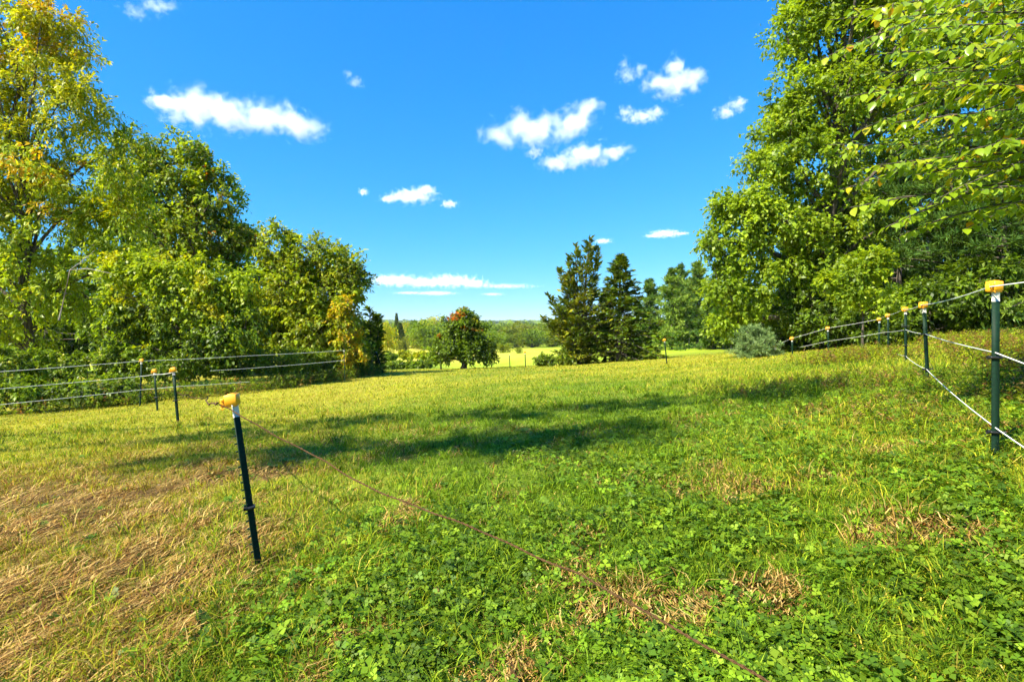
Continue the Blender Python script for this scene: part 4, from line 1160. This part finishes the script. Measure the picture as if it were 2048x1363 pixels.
def ridge():
    rng = np.random.default_rng(55)
    # rolling land that rises to the horizon
    ys = np.array([420, 600, 900, 1300, 1700, 2200, 2800]); xs = np.linspace(-2600, 2600, 90)
    X, Y = np.meshgrid(xs, ys)
    Z = np.interp(Y, ys, [-10, -9, -4, 2.5, 7, 11, 4]) + (fbm2(X, Y, 500, 3) - .5) * 9 * np.clip((Y - 500) / 600, 0, 1)
    i = np.arange(len(ys) - 1)[:, None] * 90 + np.arange(89)[None]
    Q = np.stack([i, i + 1, i + 91, i + 90], -1).reshape(-1, 4)
    m, n, l = mat_new('far_land'); p = n['Principled BSDF']; p.inputs['Roughness'].default_value = 1
    nz = n.new('ShaderNodeTexNoise'); nz.inputs['Scale'].default_value = .02; g = n.new('ShaderNodeNewGeometry'); l.new(g.outputs['Position'], nz.inputs[0])
    cr = n.new('ShaderNodeValToRGB'); cr.color_ramp.elements[0].color = (.03, .06, .015, 1); cr.color_ramp.elements[1].color = (.07, .10, .025, 1)
    l.new(nz.outputs[0], cr.inputs[0]); l.new(cr.outputs[0], p.inputs['Base Color'])
    tag(obj('hills', npmesh('hills', np.column_stack([X.ravel(), Y.ravel(), Z.ravel()]), Q, None, True), m), 'low wooded hills along the horizon', None, None, 'structure')
    # canopy of the far-off wood
    N = 2600
    y = 700 + 1600 * rng.random(N) ** 1.1; x = (rng.random(N) * 2 - 1) * y * .62
    z = np.interp(y, ys, [-10, -9, -4, 2.5, 7, 11, 4]) + (fbm2(x, y, 500, 3) - .5) * 9 * np.clip((y - 500) / 600, 0, 1)
    t = (1 + 5 ** .5) / 2
    ico = nrm(np.array([(-1, t, 0), (1, t, 0), (-1, -t, 0), (1, -t, 0), (0, -1, t), (0, 1, t), (0, -1, -t), (0, 1, -t), (t, 0, -1), (t, 0, 1), (-t, 0, -1), (-t, 0, 1)], float))
    fc = np.array([(0, 11, 5), (0, 5, 1), (0, 1, 7), (0, 7, 10), (0, 10, 11), (1, 5, 9), (5, 11, 4), (11, 10, 2), (10, 7, 6), (7, 1, 8), (3, 9, 4), (3, 4, 2), (3, 2, 6), (3, 6, 8), (3, 8, 9), (4, 9, 5), (2, 4, 11), (6, 2, 10), (8, 6, 7), (9, 8, 1)])
    s = (6 + 7 * rng.random(N))[:, None, None]
    V = np.column_stack([x, y, z + 2])[:, None] + ico[None] * (1 + .25 * rng.normal(size=(N, 12, 1))) * s * np.array([1, 1, .8])
    Q = (np.arange(N)[:, None, None] * 12 + fc[None]).reshape(-1, 3)
    c = palette(rng, N, DARK + MID, .4)
    tag(obj('distant_forest', npmesh('distant_forest', V.reshape(-1, 3), Q, np.repeat(c, 12, 0)), M_LEAF), 'distant forest covering the hills on the horizon', 'forest', None, 'stuff')
ridge()

# ------------------------------------------------------------------ fence posts
def t_bar(h, flange=.040, stem=.034, th=.006):
    """T-section bar with a pointed foot, standing on z = 0."""
    f, s, t = flange / 2, stem, th
    prof = np.array([(-f, 0), (f, 0), (f, t), (t / 2, t), (t / 2, s), (-t / 2, s), (-t / 2, t), (-f, t)])
    k = len(prof); zs = [-.30, 0, h * .33, h * .66, h]
    V = np.concatenate([np.column_stack([prof, np.full(k, z)]) for z in zs])
    Q = [[l * k + i, l * k + (i + 1) % k, (l + 1) * k + (i + 1) % k, (l + 1) * k + i] for l in range(len(zs) - 1) for i in range(k)]
    b = Bag(); b.add(V, Q)
    n = (len(zs) - 1) * k
    b.F.setdefault(4, []).append(np.array([[n, n + 1, n + 2, n + 7], [n + 3, n + 4, n + 5, n + 6]]))
    return b
def cap_mesh():
    b = Bag()
    b.box((.004, .014, .034), .078, .072, .072, bev=.007)         # the square hood
    b.box((.004, .014, -.006), .066, .060, .012, bev=.004)        # skirt below it
    b.box((-.050, .010, .020), .030, .034, .058, bev=.005)        # wire clamp on one side
    b.box((-.046, -.014, .040), .020, .016, .020, bev=.004)       # its jaw
    b.tubes(np.array([[-.050, -.022, .004], [-.058, -.030, -.008], [-.046, -.032, -.020], [-.036, -.026, -.016]]), np.array([.005, .005, .005, .004]), 6)
    b.box((.006, .014, .0725), .040, .048, .006, bev=.002)        # raised lid
    return b.mesh('cap', False)
def clip_mesh():
    b = Bag()
    b.box((0, .014, 0), .062, .058, .016, bev=.005)
    b.tubes(np.array([[-.046, .0, 0], [-.030, .0, 0]]), np.array([.013, .012]), 9)
    b.tubes(np.array([[.028, .0, .002], [.050, -.012, .006]]), np.array([.007, .008]), 8)
    return b.mesh('insulator', False)
CAP = cap_mesh(); CLIP = clip_mesh()
CAP.materials.append(M_CAP); CLIP.materials.append(M_CLIP)
STUD = Bag(); STUD.box((0, -.006, 0), .012, .014, .010, bev=.003); STUD = STUD.mesh('stud'); STUD.materials.append(M_GREEN)

def fence_post(label, base, height, lean=(0, 0), yaw=0.0, clips=(), studs=0, scale=1.0, cap=True, group='fence posts with orange caps', white=.085):
    root = empty('fence_post', base, label, 'post', group)
    root.rotation_mode = 'QUATERNION'
    root.rotation_quaternion = Vector((0, 0, 1)).rotation_difference(Vector((lean[0], lean[1], math.sqrt(max(height ** 2 - lean[0] ** 2, .01))))) @ Matrix.Rotation(yaw, 3, 'Z').to_quaternion()
    body_h = height - white - .055
    sh = obj('shaft', t_bar(body_h).mesh('shaft'), M_GREEN, root, False)
    sh.scale = (scale, scale, 1)
    wt = t_bar(white + .008, .0405, .0345, .0066)
    wm = wt.mesh('painted_top'); 
    v = np.empty(len(wm.vertices) * 3, np.float32); wm.vertices.foreach_get('co', v); v = v.reshape(-1, 3); v[:, 2] = np.maximum(v[:, 2], 0) + body_h; wm.vertices.foreach_set('co', v.ravel()); wm.update()
    o = obj('painted_top', wm, M_WHITE, root, False); o.scale = (scale, scale, 1)
    if cap:
        o = obj('cap', CAP, None, root, False); o.location = (0, 0, height - .062 * min(1, scale * .86)); o.scale = (scale * .86,) * 3; o.rotation_euler = (0, 0, -yaw + .15)
    for hz in clips:
        o = obj('insulator', CLIP, None, root, False); o.location = (0, 0, hz); o.scale = (scale,) * 3
    for i in range(studs):
        o = obj('stud', STUD, None, sh, False); o.location = (0, 0, .12 + i * (body_h - .14) / studs)
    return root

def post_px(label, px_top, py_top, px_base, Y, extra=0.0, **kw):
    """A post whose foot stands on the ground at column px_base and whose top shows at (px_top, py_top)."""
    b = gat(px_base, Y); t = at(px_top, py_top, Y)
    h = t[2] - b[2]
    return fence_post(label, b, math.hypot(h, t[0] - b[0]), (t[0] - b[0], 0), **kw), t, b

P = {}
def add_post(key, *a, **k):
    r, t, b = post_px(*a, **k); P[key] = (np.array(t), np.array(b))
add_post('near_left', 'leaning dark green post with orange cap nearest the camera on the left', 460, 791, 512, 3.26, yaw=-1.05, clips=(.40,), studs=17, scale=1.12)
add_post('left2', 'green post with orange cap at the corner where the brown cord ends', 346, 736, 356, 10.6, yaw=.4, clips=(.45,), scale=1.3)
add_post('left3', 'short green post with orange cap just left of the corner post', 308, 739, 315, 13.6, yaw=.2, scale=1.25, clips=(.35,))
add_post('left4', 'thin far post with small orange cap in the white three wire fence', 283, 718, 280, 15.2, yaw=.3, scale=1.2, clips=(.30, .65))
add_post('left0', 'fence post out of view left of the white wires', -140, 745, -140, 12.0, yaw=.3, clips=(.3, .65))
add_post('lean_far', 'dark leaning post by itself at the tip of the left wood', 752, 702, 766, 27.0, yaw=.2, scale=1.6, cap=False, white=.02)
add_post('left5', 'thin post at the far end of the white wires before the golden vine', 688, 699, 690, 21.0, yaw=.2, scale=1.0, cap=False, white=.02)
add_post('right1', 'tall straight green post with orange cap at the right edge', 1992, 564, 1991, 3.7, yaw=-.35, clips=(.20, .74), scale=1.12)
add_post('right2', 'second green post with orange cap along the right fence', 1848, 605, 1856, 7.0, yaw=-.3, clips=(.20, .68), scale=1.15)
add_post('right3', 'third orange capped post along the right fence', 1811, 615, 1812, 10.6, yaw=-.3, clips=(.3, .7), scale=1.2)
add_post('right4', 'fourth orange capped post along the right fence in the weeds', 1776, 628, 1777, 14.0, yaw=-.3, scale=1.2)
add_post('right5', 'fifth orange capped post along the right fence close by the fourth', 1759, 636, 1758, 15.2, yaw=-.3, scale=1.2)
add_post('right6', 'orange capped post far along the right fence before the dark pines', 1656, 654, 1657, 17.0, yaw=-.3, scale=1.3)
add_post('right7', 'small orange capped post near the pine bush', 1584, 675, 1585, 18.6, yaw=-.3, scale=1.4)
add_post('right8', 'farthest tiny orange capped post beside the pine bush', 1551, 690, 1551, 19.8, yaw=-.3, scale=1.4)
add_post('mid', 'lone thin post with orange cap on the meadow below the pines', 1329, 678, 1334, 22.5, yaw=.2, scale=1.35)
add_post('far1', 'thin orange capped post between the maple and the cedar', 1050, 703, 1051, 31.0, yaw=.2, scale=1.4)
add_post('far2', 'bare short post just left of the thin capped one beyond the maple', 1019, 708, 1020, 31.5, yaw=.2, scale=1.3, cap=False, white=.02)
for k, (px, Y) in enumerate(((1360, 56), (1378, 54), (1400, 52), (1425, 50), (1446, 48), (1462, 47))):
    b = gat(px, Y); bag = Bag(); bag.tubes(np.array([b - [0, 0, .1], b + [0, 0, .6], b + [.02, 0, 1.15]]), np.array([.05, .045, .04]), 6)
    tag(obj('wooden_stake', bag.mesh('wooden_stake'), M_BARKP), 'small pale stake under the pines, %s from the spruce side' % ('first', 'second', 'third', 'fourth', 'fifth', 'sixth')[k], 'stake', 'stakes under the pines')

# ------------------------------------------------------------------ wires and cord
def wire(name, label, pts, r, mat, cat='wire', group=None, sag=.02, twist=False, wob=0.0, seed=1):
    rng = np.random.default_rng(seed)
    out = []
    for a, b in zip(pts[:-1], pts[1:]):
        a, b = np.asarray(a, float), np.asarray(b, float)
        n = 24
        t = np.linspace(0, 1, n, endpoint=False)[:, None]
        p = a * (1 - t) + b * t
        p[:, 2] -= (4 * t * (1 - t))[:, 0] * sag * np.linalg.norm(b - a)
        out.append(p)
    p = np.concatenate(out + [np.asarray(pts[-1], float)[None]])
    if wob:
        s = np.concatenate([[0], np.cumsum(np.linalg.norm(np.diff(p, axis=0), axis=1))])
        ss = np.linspace(0, s[-1], 260)
        p = np.column_stack([np.interp(ss, s, p[:, i]) for i in range(3)])
        for ax in (0, 2):
            for k in range(5):
                p[:, ax] += wob * math.pow(.62, k) * np.sin(ss * (1.9 * 1.8 ** k) + rng.random() * 6.28)
    bag = Bag()
    if not twist:
        bag.tubes(p, np.full(len(p), r), 7)
    else:
        s = np.concatenate([[0], np.cumsum(np.linalg.norm(np.diff(p, axis=0), axis=1))])
        ss = np.linspace(0, s[-1], max(60, int(s[-1] / .012)))
        q = np.column_stack([np.interp(ss, s, p[:, i]) for i in range(3)])
        T = nrm(np.gradient(q, axis=0)); A = nrm(np.cross(T, [0, 0, 1.0])); B = np.cross(T, A)
        for j in range(2):
            ph = ss / .055 * 6.283 + j * 3.1416
            bag.tubes(q + (A * np.cos(ph)[:, None] + B * np.sin(ph)[:, None]) * r * .62, np.full(len(q), r * .62) * (1 + .18 * rng.normal(size=len(q)).clip(-1, 1)), 5)
    return tag(obj(name, bag.mesh(name, True), mat), label, cat, group)

def up(key, z):
    t, b = P[key]; h = t[2] - b[2]
    return b + (t - b) * (z / h)
tops = lambda ks, dz: [P[k][0] + np.array([-.06, -.02, -.035 + dz]) for k in ks]
wire('fence_wire', 'top white wire of the right fence through the orange caps', [at(2330, 520, 2.6)] + tops(['right1', 'right2', 'right3', 'right4', 'right5', 'right6', 'right7', 'right8'], 0), .0044, M_WIRE, sag=.006)
wire('fence_wire', 'middle white wire of the right fence', [at(2330, 830, 2.6)] + [at(1991, 705, 3.7), at(1851, 668, 7.0), at(1811, 659, 10.6)] + [at(1770, 664, 14), at(1656, 682, 16.9), at(1600, 694, 18.3)], .0044, M_WIRE, sag=.003)
wire('fence_wire', 'low white wire of the right fence', [at(2330, 1080, 2.6)] + [at(1991, 855, 3.7), at(1853, 738, 7.0), at(1812, 712, 10.6), at(1780, 702, 13)], .0044, M_WIRE, sag=.006)
wire('fence_wire', 'top white wire of the left fence', [at(-140, 752, 12.0), P['left4'][0] + [0, -.05, -.05], at(500, 711, 18), at(690, 700, 21)], .0058, M_WIRE, sag=.004)
wire('fence_wire', 'middle white wire of the left fence ending at the corner post', [at(-140, 788, 12.0), at(283, 752, 15.2) , at(308, 748, 13.6), P['left2'][0] + [0, -.04, -.09]], .0058, M_WIRE, sag=.004)
wire('fence_wire', 'low white wire of the left fence', [at(-140, 822, 12.0), at(283, 779, 15.2), at(360, 772, 15.6), at(500, 763, 17.5)], .0058, M_WIRE, sag=.004)
wire('fence_wire', 'short white wire in front of the bushes before the golden vine', [at(420, 741, 16.8), at(515, 735, 18.2), at(690, 720, 21)], .0058, M_WIRE, sag=.004)
nl = P['near_left'][0]
wire('brown_cord', 'twisted rusty brown cord running low over the grass from the leaning post', [nl + [-.055, -.03, -.05], nl + [.02, -.05, -.07], at(612, 900, 2.95), at(700, 945, 2.7), at(850, 1012, 2.36), at(1000, 1087, 2.05), at(1150, 1160, 1.80), at(1300, 1245, 1.60), at(1450, 1322, 1.42), at(1560, 1375, 1.30), at(2000, 1640, .95)],
     0.0042, M_RUST, 'cord', sag=.004, twist=True, wob=.014)
wire('thin_cord', 'thin brown cord between the leaning post and the corner post', [up('left2', .62) + [.05, 0, 0], at(410, 796, 6.0), nl + [-.06, -.03, -.05]], .006, M_RUST, 'cord', sag=.004, wob=.012)

# ------------------------------------------------------------------ dead branch, fallen leaves
Y = 16.5
bag = Bag(); bag.tubes(np.array([at(118, 640, Y), at(140, 540, Y), at(175, 537, Y), at(225, 547, Y)]), np.array([.03, .025, .02, .008]), 6)
bag.tubes(np.array([at(140, 540, Y), at(165, 522, Y), at(190, 500, Y)]), np.array([.018, .014, .005]), 5)
tag(obj('dead_branch', bag.mesh('dead_branch', True), M_BARKP), 'bare grey dead branch poking from the left wood edge', 'branch')
def fallen_leaf_mesh(seed, c):
    """A lobed, curled leaf 1 long."""
    r = np.random.default_rng(seed)
    k = 18; a = np.linspace(0, 2 * math.pi, k, endpoint=False)
    rr = .36 + .06 * np.cos(7 * a) + .06 * r.random(k); x = np.cos(a) * rr * 1.35; y = np.sin(a) * rr * .75
    z = .35 * x * x - .25 * y * y + .06 * r.random(k)
    V = np.concatenate([[[0, 0, 0]], np.column_stack([x, y, z])])
    T = np.array([[0, 1 + i, 1 + (i + 1) % k] for i in range(k)])
    return npmesh('fallen_leaf', V, T, np.tile(c, (k + 1, 1)))
FL = [fallen_leaf_mesh(1, (.22, .27, .09)), fallen_leaf_mesh(2, (.42, .14, .03)), fallen_leaf_mesh(3, (.30, .17, .06)), fallen_leaf_mesh(4, (.50, .33, .05)), fallen_leaf_mesh(5, (.07, .14, .025))]
for m in FL: m.materials.append(M_LEAF)
rl = np.random.default_rng(8)
def ray_ground(px, py):
    """Where the line of sight through a photo pixel meets the turf."""
    lo, hi = 1.2, 60.0
    for _ in range(50):
        m = (lo + hi) / 2; q = at(px, py, m)
        if q[2] > gz(q[0], q[1]): lo = m
        else: hi = m
    return at(px, py, hi)
for px, py, s, k, lab in ((228, 1206, .10, 0, 'pale green fallen leaf on the brown thatch'), (405, 1258, .10, 4, 'dark green fallen leaf curled in the thatch near the clover'), (1112, 1263, .07, 1, 'small orange fallen leaf in the clover right of the cord'),
                          (664, 885, .10, 1, 'orange fallen leaf on the lawn above the brown cord'), (875, 1205, .08, 2, 'tan curled fallen leaf left of the cord'), (1910, 1083, .07, 3, 'yellow fallen leaf in the weeds at the right'),
                          (1965, 985, .08, 1, 'orange fallen leaf below the tall right post'), (250, 1100, .08, 3, 'yellow fallen leaf on the thatch upper left'), (1150, 1193, .05, 3, 'pale small fallen leaf in clover under the cord'),
                          (530, 965, .08, 2, 'brown fallen leaf on the grass right of the leaning post')):
    q = ray_ground(px, py)
    o = tag(obj('fallen_leaf', FL[k], None), lab, 'leaf', 'fallen leaves')
    o.location = Vector(q) + Vector((0, 0, .045)); o.scale = (s,) * 3; o.rotation_euler = (rl.normal() * .35, rl.normal() * .35, rl.random() * 6.28)
n = 1500
x, y = scatter(rl, n, 1.9, 18); 
cc = palette(rl, n, [(.22, .12, .04), (.34, .12, .02), (.30, .22, .05), (.14, .07, .03)])
Dv = np.column_stack([rl.normal(size=(n, 2)), rl.normal(size=n) * .3]); V, Q = leaf_quads(np.column_stack([x, y, ground_z(x, y) + .035]), Dv, np.array([0, 0, 1.]) + rl.normal(size=(n, 3)) * .4, .014 + .022 * rl.random(n), .008 + .012 * rl.random(n))
tag(obj('leaf_litter', npmesh('leaf_litter', V, Q, np.repeat(cc, 4, 0)), M_LEAF), 'scattered tiny dead leaves over the lawn', 'leaf litter', None, 'stuff')

# ------------------------------------------------------------------ clouds (real volumes, high and far)
def cloud(label, px, py, wpx, hpx, Y, lobes, dens, seed, nscale=2.4, thr=.12):
    """lobes: (x, z, r) within the -1..1 frame of the cloud; density from those lobes broken up by noise."""
    c = at(px, py, Y); k = Y / F
    sx, sz = wpx / 2 * k, hpx / 2 * k
    sy = (sx * sz) ** .5
    bag = Bag()
    u = np.linspace(0, math.pi, 13); w = np.linspace(0, 2 * math.pi, 25)[:-1]
    V = np.array([(math.sin(a) * math.cos(b), math.sin(a) * math.sin(b), math.cos(a)) for a in u for b in w]) * 1.42
    Q = [[i * 24 + j, (i + 1) * 24 + j, (i + 1) * 24 + (j + 1) % 24, i * 24 + (j + 1) % 24] for i in range(12) for j in range(24)]
    me = npmesh('cloud', V, np.array(Q))
    m, n, l = mat_new('cloud_vapour')
    n.remove(n['Principled BSDF'])
    pv = n.new('ShaderNodeVolumePrincipled')
    pv.inputs['Color'].default_value = (1, 1, 1, 1); pv.inputs['Anisotropy'].default_value = 0.15
    tc = n.new('ShaderNodeTexCoord')
    # keep the noise round although the frame is stretched
    mp = n.new('ShaderNodeMapping'); mp.inputs['Scale'].default_value = (sx / sz, sy / sz, 1.0); mp.inputs['Location'].default_value = (seed * 3.7, seed * 1.3, seed * 5.1)
    l.new(tc.outputs['Object'], mp.inputs[0])
    nz = n.new('ShaderNodeTexNoise'); nz.inputs['Scale'].default_value = nscale * .80; nz.inputs['Detail'].default_value = 7; nz.inputs['Roughness'].default_value = .60; nz.inputs['Distortion'].default_value = .35
    l.new(mp.outputs[0], nz.inputs[0])
    last = None
    for (x, z, rx, rz) in lobes:
        sb = n.new('ShaderNodeVectorMath'); sb.operation = 'SUBTRACT'; sb.inputs[1].default_value = (x, 0, z); l.new(tc.outputs['Object'], sb.inputs[0])
        ml = n.new('ShaderNodeVectorMath'); ml.operation = 'MULTIPLY'; ml.inputs[1].default_value = (1 / rx, 1.0 / max(rx, .5), 1 / rz); l.new(sb.outputs[0], ml.inputs[0])
        ln = n.new('ShaderNodeVectorMath'); ln.operation = 'LENGTH'; l.new(ml.outputs[0], ln.inputs[0])
        inv = n.new('ShaderNodeMath'); inv.operation = 'SUBTRACT'; inv.inputs[0].default_value = 1.0; l.new(ln.outputs['Value'], inv.inputs[1])
        if last is None: last = inv
        else:
            mxn = n.new('ShaderNodeMath'); mxn.operation = 'SMOOTH_MAX'; mxn.inputs[2].default_value = .15
            l.new(last.outputs[0], mxn.inputs[0]); l.new(inv.outputs[0], mxn.inputs[1]); last = mxn
    a = n.new('ShaderNodeMath'); a.operation = 'MULTIPLY_ADD'; a.inputs[1].default_value = 3.7; a.inputs[2].default_value = -1.85 - thr
    l.new(nz.outputs[0], a.inputs[0])
    s = n.new('ShaderNodeMath'); s.operation = 'ADD'; l.new(last.outputs[0], s.inputs[0]); l.new(a.outputs[0], s.inputs[1])
    g = n.new('ShaderNodeMapRange'); g.interpolation_type = 'SMOOTHSTEP'; g.inputs[1].default_value = -.12; g.inputs[2].default_value = 1.25; g.inputs[3].default_value = 0; g.inputs[4].default_value = dens * .55 / sz
    l.new(s.outputs[0], g.inputs[0]); l.new(g.outputs[0], pv.inputs['Density'])
    l.new(pv.outputs[0], n['Material Output'].inputs['Volume'])
    o = obj('cloud', me, m)
    o.location = Vector(c); o.scale = (sx, sy, sz)
    tag(o, label, 'cloud', 'small white clouds')
cloud('long puffy white cloud above the oak on the left', 478, 232, 310, 112, 1500, [(-.62, .35, .42, .62), (-.15, .05, .5, .6), (.35, -.12, .5, .5), (.75, -.38, .32, .42), (-.9, .45, .2, .3)], 7, 1)
cloud('white cloud with a hooked top right of the centre', 1085, 258, 225, 110, 1500, [(-.2, -.05, .6, .55), (.45, .15, .4, .5), (.78, .72, .28, .26), (-.75, -.3, .35, .3), (.7, .4, .2, .4)], 7, 2)
cloud('white cloud just under the hooked cloud', 1168, 314, 180, 66, 1500, [(.1, .1, .6, .6), (-.5, -.35, .5, .5), (.7, .3, .35, .45)], 7, 3)
cloud('small detached wisp left of the two middle clouds', 1070, 306, 46, 26, 1500, [(0, 0, .8, .8)], 4, 4)
cloud('ragged white cloud high on the right', 1335, 165, 150, 95, 1500, [(.2, -.1, .6, .55), (.2, .65, .25, .4), (-.35, -.05, .4, .4), (.6, .1, .35, .5)], 7, 5)
cloud('thin wispy cloud left of the ragged cloud', 1262, 145, 90, 60, 1500, [(-.1, -.2, .6, .4), (.4, .2, .4, .35), (-.3, .5, .25, .4)], 2.0, 6, 3.2)
cloud('flat wisp under the ragged cloud', 1282, 228, 105, 42, 1500, [(0, -.3, .8, .5), (.55, .2, .35, .5), (-.6, .2, .3, .4)], 3.6, 7, 2.8)
cloud('small cloud touching the edge of the big oak', 1462, 215, 78, 52, 1500, [(.3, .2, .5, .6), (-.3, -.4, .6, .4)], 5, 8)
cloud('small bright cloud over the middle of the meadow', 830, 393, 140, 48, 2300, [(-.05, .0, .65, .6), (.3, .45, .35, .45), (-.65, -.15, .35, .3)], 7, 9)
cloud('little tail cloud right of the small bright cloud', 898, 408, 42, 24, 2300, [(0, 0, .8, .7)], 4.5, 10)
cloud('tiny cloud left of the small bright cloud', 727, 384, 26, 18, 2300, [(0, 0, .8, .8)], 4, 11)
cloud('faint wisp high above the meadow', 708, 160, 60, 50, 1500, [(.1, -.2, .6, .4), (-.4, .5, .35, .3)], 1.6, 12, 3)
cloud('faint streaks at the top edge above the left trees', 300, 15, 120, 60, 1500, [(.2, .1, .6, .5), (-.5, -.3, .4, .4)], 1.6, 13, 2.6)
cloud('long low cloud bank near the horizon left of the maple', 855, 562, 240, 36, 5200, [(-.55, .1, .45, .7), (-.05, -.1, .5, .6), (.4, .0, .5, .7), (.75, -.2, .3, .5)], 5, 14)
cloud('thin streak of cloud below the long low bank', 850, 586, 130, 12, 5200, [(.3, 0, .7, .7), (-.5, .1, .5, .5)], 2.6, 15)
cloud('small flat cloud beside the big oak', 1333, 468, 92, 22, 3200, [(0, .1, .7, .7), (-.5, -.3, .5, .4), (.6, .1, .4, .4)], 6, 16)
cloud('tiny flat cloud behind the cedar top', 1206, 482, 48, 14, 3200, [(0, 0, .8, .8)], 3.5, 17)
cloud('faint broken streak between the low bank and the cedar', 1010, 572, 150, 14, 5200, [(0, 0, .9, .7)], 1.0, 20, 1.6)
cloud('pale thin streaks low over the horizon right of the maple', 985, 588, 60, 10, 5200, [(0, 0, .8, .7)], 1.5, 18)

# ------------------------------------------------------------------ haze: thin even air round the whole scene, clouds above it
def build_haze():
    bag = Bag(); bag.box((0, 800, 6.0), 21000, 21000, 52.0)
    m, n, l = mat_new('haze_air'); n.remove(n['Principled BSDF'])
    pv = n.new('ShaderNodeVolumePrincipled'); pv.inputs['Color'].default_value = (.86, .92, 1, 1); pv.inputs['Density'].default_value = 0.00011
    l.new(pv.outputs[0], n['Material Output'].inputs['Volume'])
    tag(obj('haze', bag.mesh('haze'), m), 'thin haze over the valley and hills', 'haze', None, 'stuff')
build_haze()
